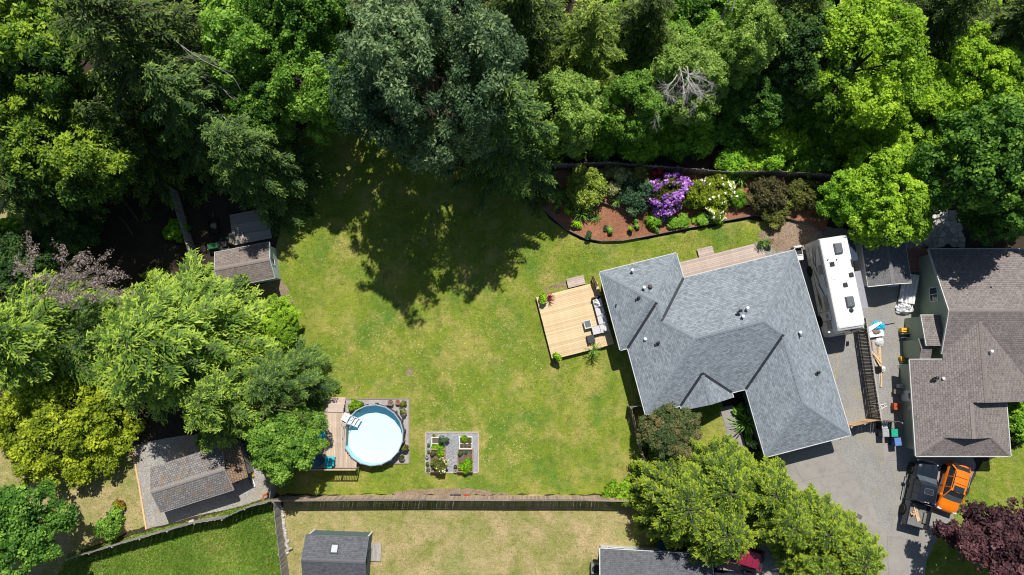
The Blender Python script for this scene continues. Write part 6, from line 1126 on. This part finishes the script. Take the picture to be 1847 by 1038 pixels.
def blob(name, label, cat, X, Y, sx_, sy_, sz_, mat, seed, jit=.22, rz=0, z=0):
    r_ = random.Random(seed); p = W(X, Y, z+sz_*.6); m = MB(); n, k = 22, 9; V = []
    for i in range(k+1):
        t_ = math.pi/2*i/k
        for j in range(n):
            a = 2*math.pi*j/n; q = 1+jit*(math.sin(3*a+seed)+.7*math.sin(7*a+seed*2))*.35+r_.uniform(-jit, jit)*.45; V.append((sx_*q*math.cos(t_)*math.cos(a), sy_*q*math.cos(t_)*math.sin(a), max(0, sz_*math.sin(t_)*(1+r_.uniform(-jit, jit)*.5))))
    m.poly(V, [(i*n+j, i*n+(j+1) % n, (i+1)*n+(j+1) % n, (i+1)*n+j) for i in range(k) for j in range(n)]); return tag(m.build(name, mat, None, (p.x, p.y, z), rz), label, cat)
PLAST = pm('white_plastic_sheet', (.68, .69, .71), (.52, .53, .55), 6, rough=.3); TARP = pm('blue_tarp', (.02, .5, .72), (.02, .38, .58), 5, rough=.45)
blob('tarp', 'crumpled bright blue tarp on the scrap pile', 'tarp', *zz_(340, 210), .62, .42, .42, TARP, 3); blob('plastic_bag', 'crumpled clear plastic bag on the scrap pile', 'bag', *zz_(350, 420), .4, .42, .3, PLAST, 5); blob('plastic_bag', 'white plastic bag beside the dark basket', 'bag', *zz_(395, 785), .24, .3, .25, PLAST, 6); blob('rubbish_heap', 'small mixed rubbish heap on the white foam panel', 'rubbish', *zz_(310, 290), .35, .2, .12, pm('rubbish', (.4, .2, .12), (.1, .08, .12), 9), 7, z=.37)
p = W(*zz_(325, 790), .2); bk = thing('basket', 'dark wire basket on the scrap pile', 'basket', (p.x, p.y, 0)); m = MB()
for k in range(9): m.box((-.28+k*.07, 0, .12), (.012, .5, .24)); m.box((0, -.25+k*.0625, .245), (.58, .012, .012))
for s in (-1, 1): m.box((0, s*.25, .12), (.58, .015, .24)); m.box((s*.29, 0, .12), (.015, .5, .24))
m.box((0, 0, .01), (.58, .5, .02)); m.build('wire_mesh', BLACKP, bk)
# white panels with crumpled wrap by the neighbour wall
wp = W(1640, 520, .5); wt_ = thing('white_panel_stack', 'stack of long white panels leaning against the sage green wall', 'panels', (wp.x, wp.y, 0), R(-14))
for k in range(4): MB().poly([(x, y, z) for y in (-1.35, 1.25) for x, z in ((-.62+k*.3, .3+.08*k), (-.5+k*.3, .52+.08*k), (-.36+k*.3, .52+.08*k), (-.3+k*.3, .32+.08*k))], [(0, 1, 5, 4), (1, 2, 6, 5), (2, 3, 7, 6), (0, 3, 2, 1), (4, 5, 6, 7), (0, 4, 7, 3)]).build('panel', WHITE, wt_)
for y in (-.9, .9): MB().box((-.05, y, .17), (1.2, .12, .34)).build('support', FENCE_OLD, wt_)
blob('plastic_wrap', 'crumpled white plastic wrap at the end of the long white panels', 'plastic sheet', 1634, 555, .78, .6, .62, PLAST, 9, .3)
# things along the neighbour wall
p = W(*zz_(700, 340), .5); hr = thing('hose_reel', 'white hose reel beside the chimney chase', 'hose reel', (p.x, p.y, 0)); m = MB().lathe([(.34, 0), (.36, .03), (.2, .05), (.2, .3), (.36, .32), (.34, .35)], 24); m.v = [(x, z-.17, y+.37) for x, y, z in m.v]; m.v = [(x, y*1.0, z) for x, y, z in m.v]; m.build('drum', WHITE, hr); m = MB(); [m.tube([(.26*math.cos(a*.35), -.1+k*.06, .37+.26*math.sin(a*.35)) for a in range(19)], .025, 6) for k in range(4)]; m.build('hose', BLACKP, hr)
YEL = pm('yellow_plastic', (.75, .45, .02), None, 5, rough=.4); ORB = pm('orange_box', (.42, .09, .03), None, 5, rough=.5)
def crate(name, label, cat, X, Y, sx_, sy_, sz_, mat, rz=0, lid=None):
    p = W(X, Y, sz_); t = thing(name, label, cat, (p.x, p.y, 0), rz); MB().box((0, 0, sz_*.45), (sx_, sy_, sz_*.9)).build('body', mat, t, bevel=.03); MB().box((0, 0, sz_*.95), (sx_*1.05, sy_*1.05, sz_*.1)).build('lid', lid or mat, t, bevel=.02); MB().tube([(-sx_*.25, 0, sz_), (-sx_*.25, 0, sz_+.08), (sx_*.25, 0, sz_+.08), (sx_*.25, 0, sz_)], .02, 6).build('handle', BLACKP, t)
crate('generator', 'yellow machine beside the hose reel', 'generator', *zz_(690, 265), .62, .36, .5, YEL); crate('yellow_bucket', 'small yellow box at the foot of the chimney chase', 'box', *zz_(655, 650), .28, .42, .35, YEL, R(15)); crate('orange_box', 'orange machine box beside the white side door', 'box', 1619, 733.5, .55, .55, .55, ORB); crate('grey_box', 'small pale metal box on the shaded garage wall', 'box', 1626, 697, .4, .35, .5, TRIM)
p = W(1622, 707, .3); bn = thing('wood_bench', 'low weathered wood bench in the shade of the garage wall', 'bench', (p.x, p.y, 0), R(-5)); MB().box((0, 0, .42), (1.0, .4, .05)).build('seat', FENCE_OLD, bn); [MB().box((x, 0, .2), (.06, .36, .4)).build('leg', FENCE_OLD, bn) for x in (-.42, .42)]
p = W(*zz_(690, 740), .4); wr = thing('wire_rack', 'grey wire rack beside the yellow box', 'rack', (p.x, p.y, 0), R(10)); m = MB(); [m.tube([(-.4, -.3+k*.15, .02+.1*k), (.4, -.3+k*.15, .4)], .015, 5) for k in range(5)]; [m.tube([(-.4+k*.2, -.32, .02), (-.4+k*.2, .32, .42)], .015, 5) for k in range(5)]; m.build('wire_mesh', STEEL, wr)
p = W(1590, 735, .3); lb = thing('ladder_frame', 'white folding frame lying against the slatted fence', 'frame', (p.x, p.y, 0), R(20)); m = MB(); [m.beam((-.7, y, .05), (.6, y*.3, .12), .05, .04) for y in (-.3, .3)]; [m.beam((-.5+k*.3, -.26+k*.05, .07), (-.5+k*.3, .26-k*.05, .07), .04, .03) for k in range(4)]; m.build('rails', WHITE, lb)
m = MB(); path = [W(*q, .02) for q in ((1487, 612), (1500, 622), (1508, 631), (1503, 640), (1512, 637), (1513, 650), (1508, 668), (1506, 690), (1502, 706))]; o = path[0].copy(); o.z = 0
m.tube([q-o for q in path], .025, 6); tag(m.build('garden_hose', pm('yellow_hose', (.6, .45, .12), None, 5), None, tuple(o)), 'thin yellow hose lying on the motorhome drive', 'hose')
m = MB().box((0, 0, .015), (.45, .35, .03)); tag(m.build('drain_cover', pm('drain_iron', (.13, .125, .12), None, 8), None, tuple(W(1550, 932, .03)), R(-30)), 'small dark drain cover in the driveway concrete', 'drain cover')
# teal bin under the cedar
crate('teal_box', 'dark teal storage box under the largest golden cedar', 'box', 1198, 983, .9, .7, .6, pm('teal_plastic', (.01, .12, .13), None, 5))
# ---------------- clutter behind the tan shed
def st_(x, y): return 340+x*.1927, 360+y*.1927
GRN = pm('tractor_green', (.02, .11, .05), (.015, .09, .04), 4, rough=.4)
p = W(*st_(290, 430), .6); tc_ = thing('garden_tractor', 'green garden tractor parked behind the tan shingled shed', 'tractor', (p.x, p.y, 0), R(190))
MB().box((.55, 0, .62), (.95, .62, .42), top=(.9, .8)).build('hood', GRN, tc_, bevel=.05); MB().box((-.3, 0, .42), (.9, .8, .2)).build('deck_plate', BLACKP, tc_, bevel=.03); MB().box((-.45, 0, .62), (.45, .5, .12)).build('seat', BLACKP, tc_, bevel=.04); MB().box((-.68, 0, .82), (.1, .5, .34)).build('seat_back', BLACKP, tc_, bevel=.04)
for s in (-1, 1): MB().box((-.5, s*.5, .62), (.7, .22, .1)).build('fender', GRN, tc_, bevel=.03); wheel(tc_, -.5, s*.5, .36, .24, pm('tractor_yellow', (.6, .42, .03))); wheel(tc_, .7, s*.42, .24, .16, MATS['tractor_yellow']); MB().box((1.02, s*.2, .62), (.04, .14, .1)).build('headlight', HEADL, tc_)
m = MB().tube([(.05, 0, .6), (-.05, 0, .95)], .03, 6); m.tube([(-.05+.02*math.sin(a), .18*math.cos(a), .95+.18*math.sin(a)*.4) for a in [k*.628 for k in range(11)]], .02, 6); m.build('steering_wheel', BLACKP, tc_)
p = W(*st_(235, 255), .4); cr_ = thing('dump_cart', 'black open dump cart beside the green tractor', 'cart', (p.x, p.y, 0), R(100)); 
m = MB(); [m.box(c, d_) for c, d_ in (((0, .38, .5), (1.3, .04, .36)), ((0, -.38, .5), (1.3, .04, .36)), ((.65, 0, .5), (.04, .76, .36)), ((-.65, 0, .5), (.04, .76, .36)))]; m.build('tub_side', BLACKP, cr_); MB().box((0, 0, .32), (1.28, .74, .04)).build('tub_floor', BLACKP, cr_); MB().tube([(.6, 0, .3), (1.3, 0, .25)], .03, 6).build('hitch', STEEL, cr_); [wheel(cr_, -.1, s*.45, .22, .12) for s in (-1, 1)]
blob('leaf_pile', 'small pale heap inside the black dump cart', 'debris', *st_(235, 245), .35, .25, .15, pm('pale_debris', (.3, .28, .25), None, 9), 11, z=.34)
for k, (a, b, w2, mt) in enumerate([((470, 300), (465, 410), .16, FENCE_GREY), ((500, 300), (520, 405), .12, DECK_OLD), ((410, 320), (400, 420), .5, FENCE_OLD)]):
    p, q = W(*st_(*a), .3+.05*k), W(*st_(*b), .3+.05*k); o = (p+q)/2; o.z = 0; tag(MB().beam(p-o, q-o, w2, .05).build('old_board', mt, None, tuple(o)), ['grey board lying on the platform behind the tan shed', 'pale brown board lying next to the grey board on the platform', 'wide brown panel leaning beside the green tractor'][k], 'board')
for k, (a, b) in enumerate([((215, 390), (240, 425)), ((225, 365), (250, 400))]):
    p, q = W(*a, .12), W(*b, .12); o = (p+q)/2; o.z = 0; tag(MB().tube([p-o, (p+q)/2-o+Vector((.1, 0, .03)), q-o], [.1, .11, .08], 8).build('fallen_log', BARK, None, tuple(o)), ['fallen log on the bare shaded ground west of the grey fence', 'second fallen log beside the first in the shaded ground'][k], 'log')
# junk beside the shake shed
p = W(453, 858, .3); by = thing('bicycle', 'old black bicycle leaning against the lean-to of the shake shed', 'bicycle', (p.x, p.y, 0), R(105))
for x in (-.5, .5):
    m = MB(); m.tube([(x+.32*math.cos(k*.5236), .05*math.sin(k*.5236), .34+.32*math.sin(k*.5236)) for k in range(13)], .025, 6); [m.tube([(x, 0, .34), (x+.3*math.cos(k*.785), 0, .34+.3*math.sin(k*.785))], .005, 3) for k in range(8)]; m.build('wheel', RUBBER, by)
m = MB(); [m.tube([a, b], .022, 6) for a, b in (((-.5, 0, .34), (-.1, 0, .3)), ((-.1, 0, .3), (-.2, 0, .8)), ((-.2, 0, .75), (.35, 0, .78)), ((-.1, 0, .3), (.35, 0, .7)), ((.32, 0, .9), (.5, 0, .34)), ((-.5, 0, .34), (-.18, 0, .7)))]; m.build('frame', BLACKP, by); MB().box((-.2, 0, .86), (.26, .12, .06), top=(.8, .6)).build('saddle', BLACKP, by, bevel=.02); MB().tube([(.3, -.26, .95), (.33, 0, .97), (.3, .26, .95)], .018, 6).build('handlebar', STEEL, by)
for k, (a, b, mt, lab) in enumerate([((447, 840), (460, 878), WHITE, 'white pipe lying beside the lean-to'), ((450, 842), (457, 860), YEL, 'yellow plastic plank beside the lean-to')]):
    p, q = W(*a, .1+.06*k), W(*b, .1+.06*k); o = (p+q)/2; o.z = 0; tag(MB().beam(p-o, q-o, .14, .08).build('plank', mt, None, tuple(o)), lab, 'plank')
p = W(344, 942, .3); sc_ = thing('stacked_pavers', 'small stack of pale pavers by the leaning silvered fence', 'pavers', (p.x, p.y, .01), R(20)); [MB().box((.02*k, -.01*k, .05+.09*k), (.42, .3, .085), .1*k).build('paver', STONE, sc_) for k in range(3)]
p = W(480, 899, .1); hs = MB(); hs.tube([(.25*math.cos(k*.5236)*(1+.02*k), .25*math.sin(k*.5236)*(1+.02*k), .03+.002*k) for k in range(30)], .022, 6); tag(hs.build('hose_coil', pm('orange_hose', (.6, .16, .05), None, 5), None, (p.x, p.y, .01)), 'coiled orange hose on the gravel pad near the fence corner', 'hose')
p = W(494, 885, .5); pg = thing('pad_gate', 'small grey wooden gate at the corner of the gravel pad', 'gate', (p.x, p.y, 0), R(80)); [MB().box((-.5+k*.2, 0, .7), (.18, .03, 1.3)).build('picket', FENCE_GREY, pg) for k in range(6)]; [MB().box((0, .03, z), (1.2, .03, .1)).build('rail', FENCE_GREY, pg) for z in (.3, 1.1)]
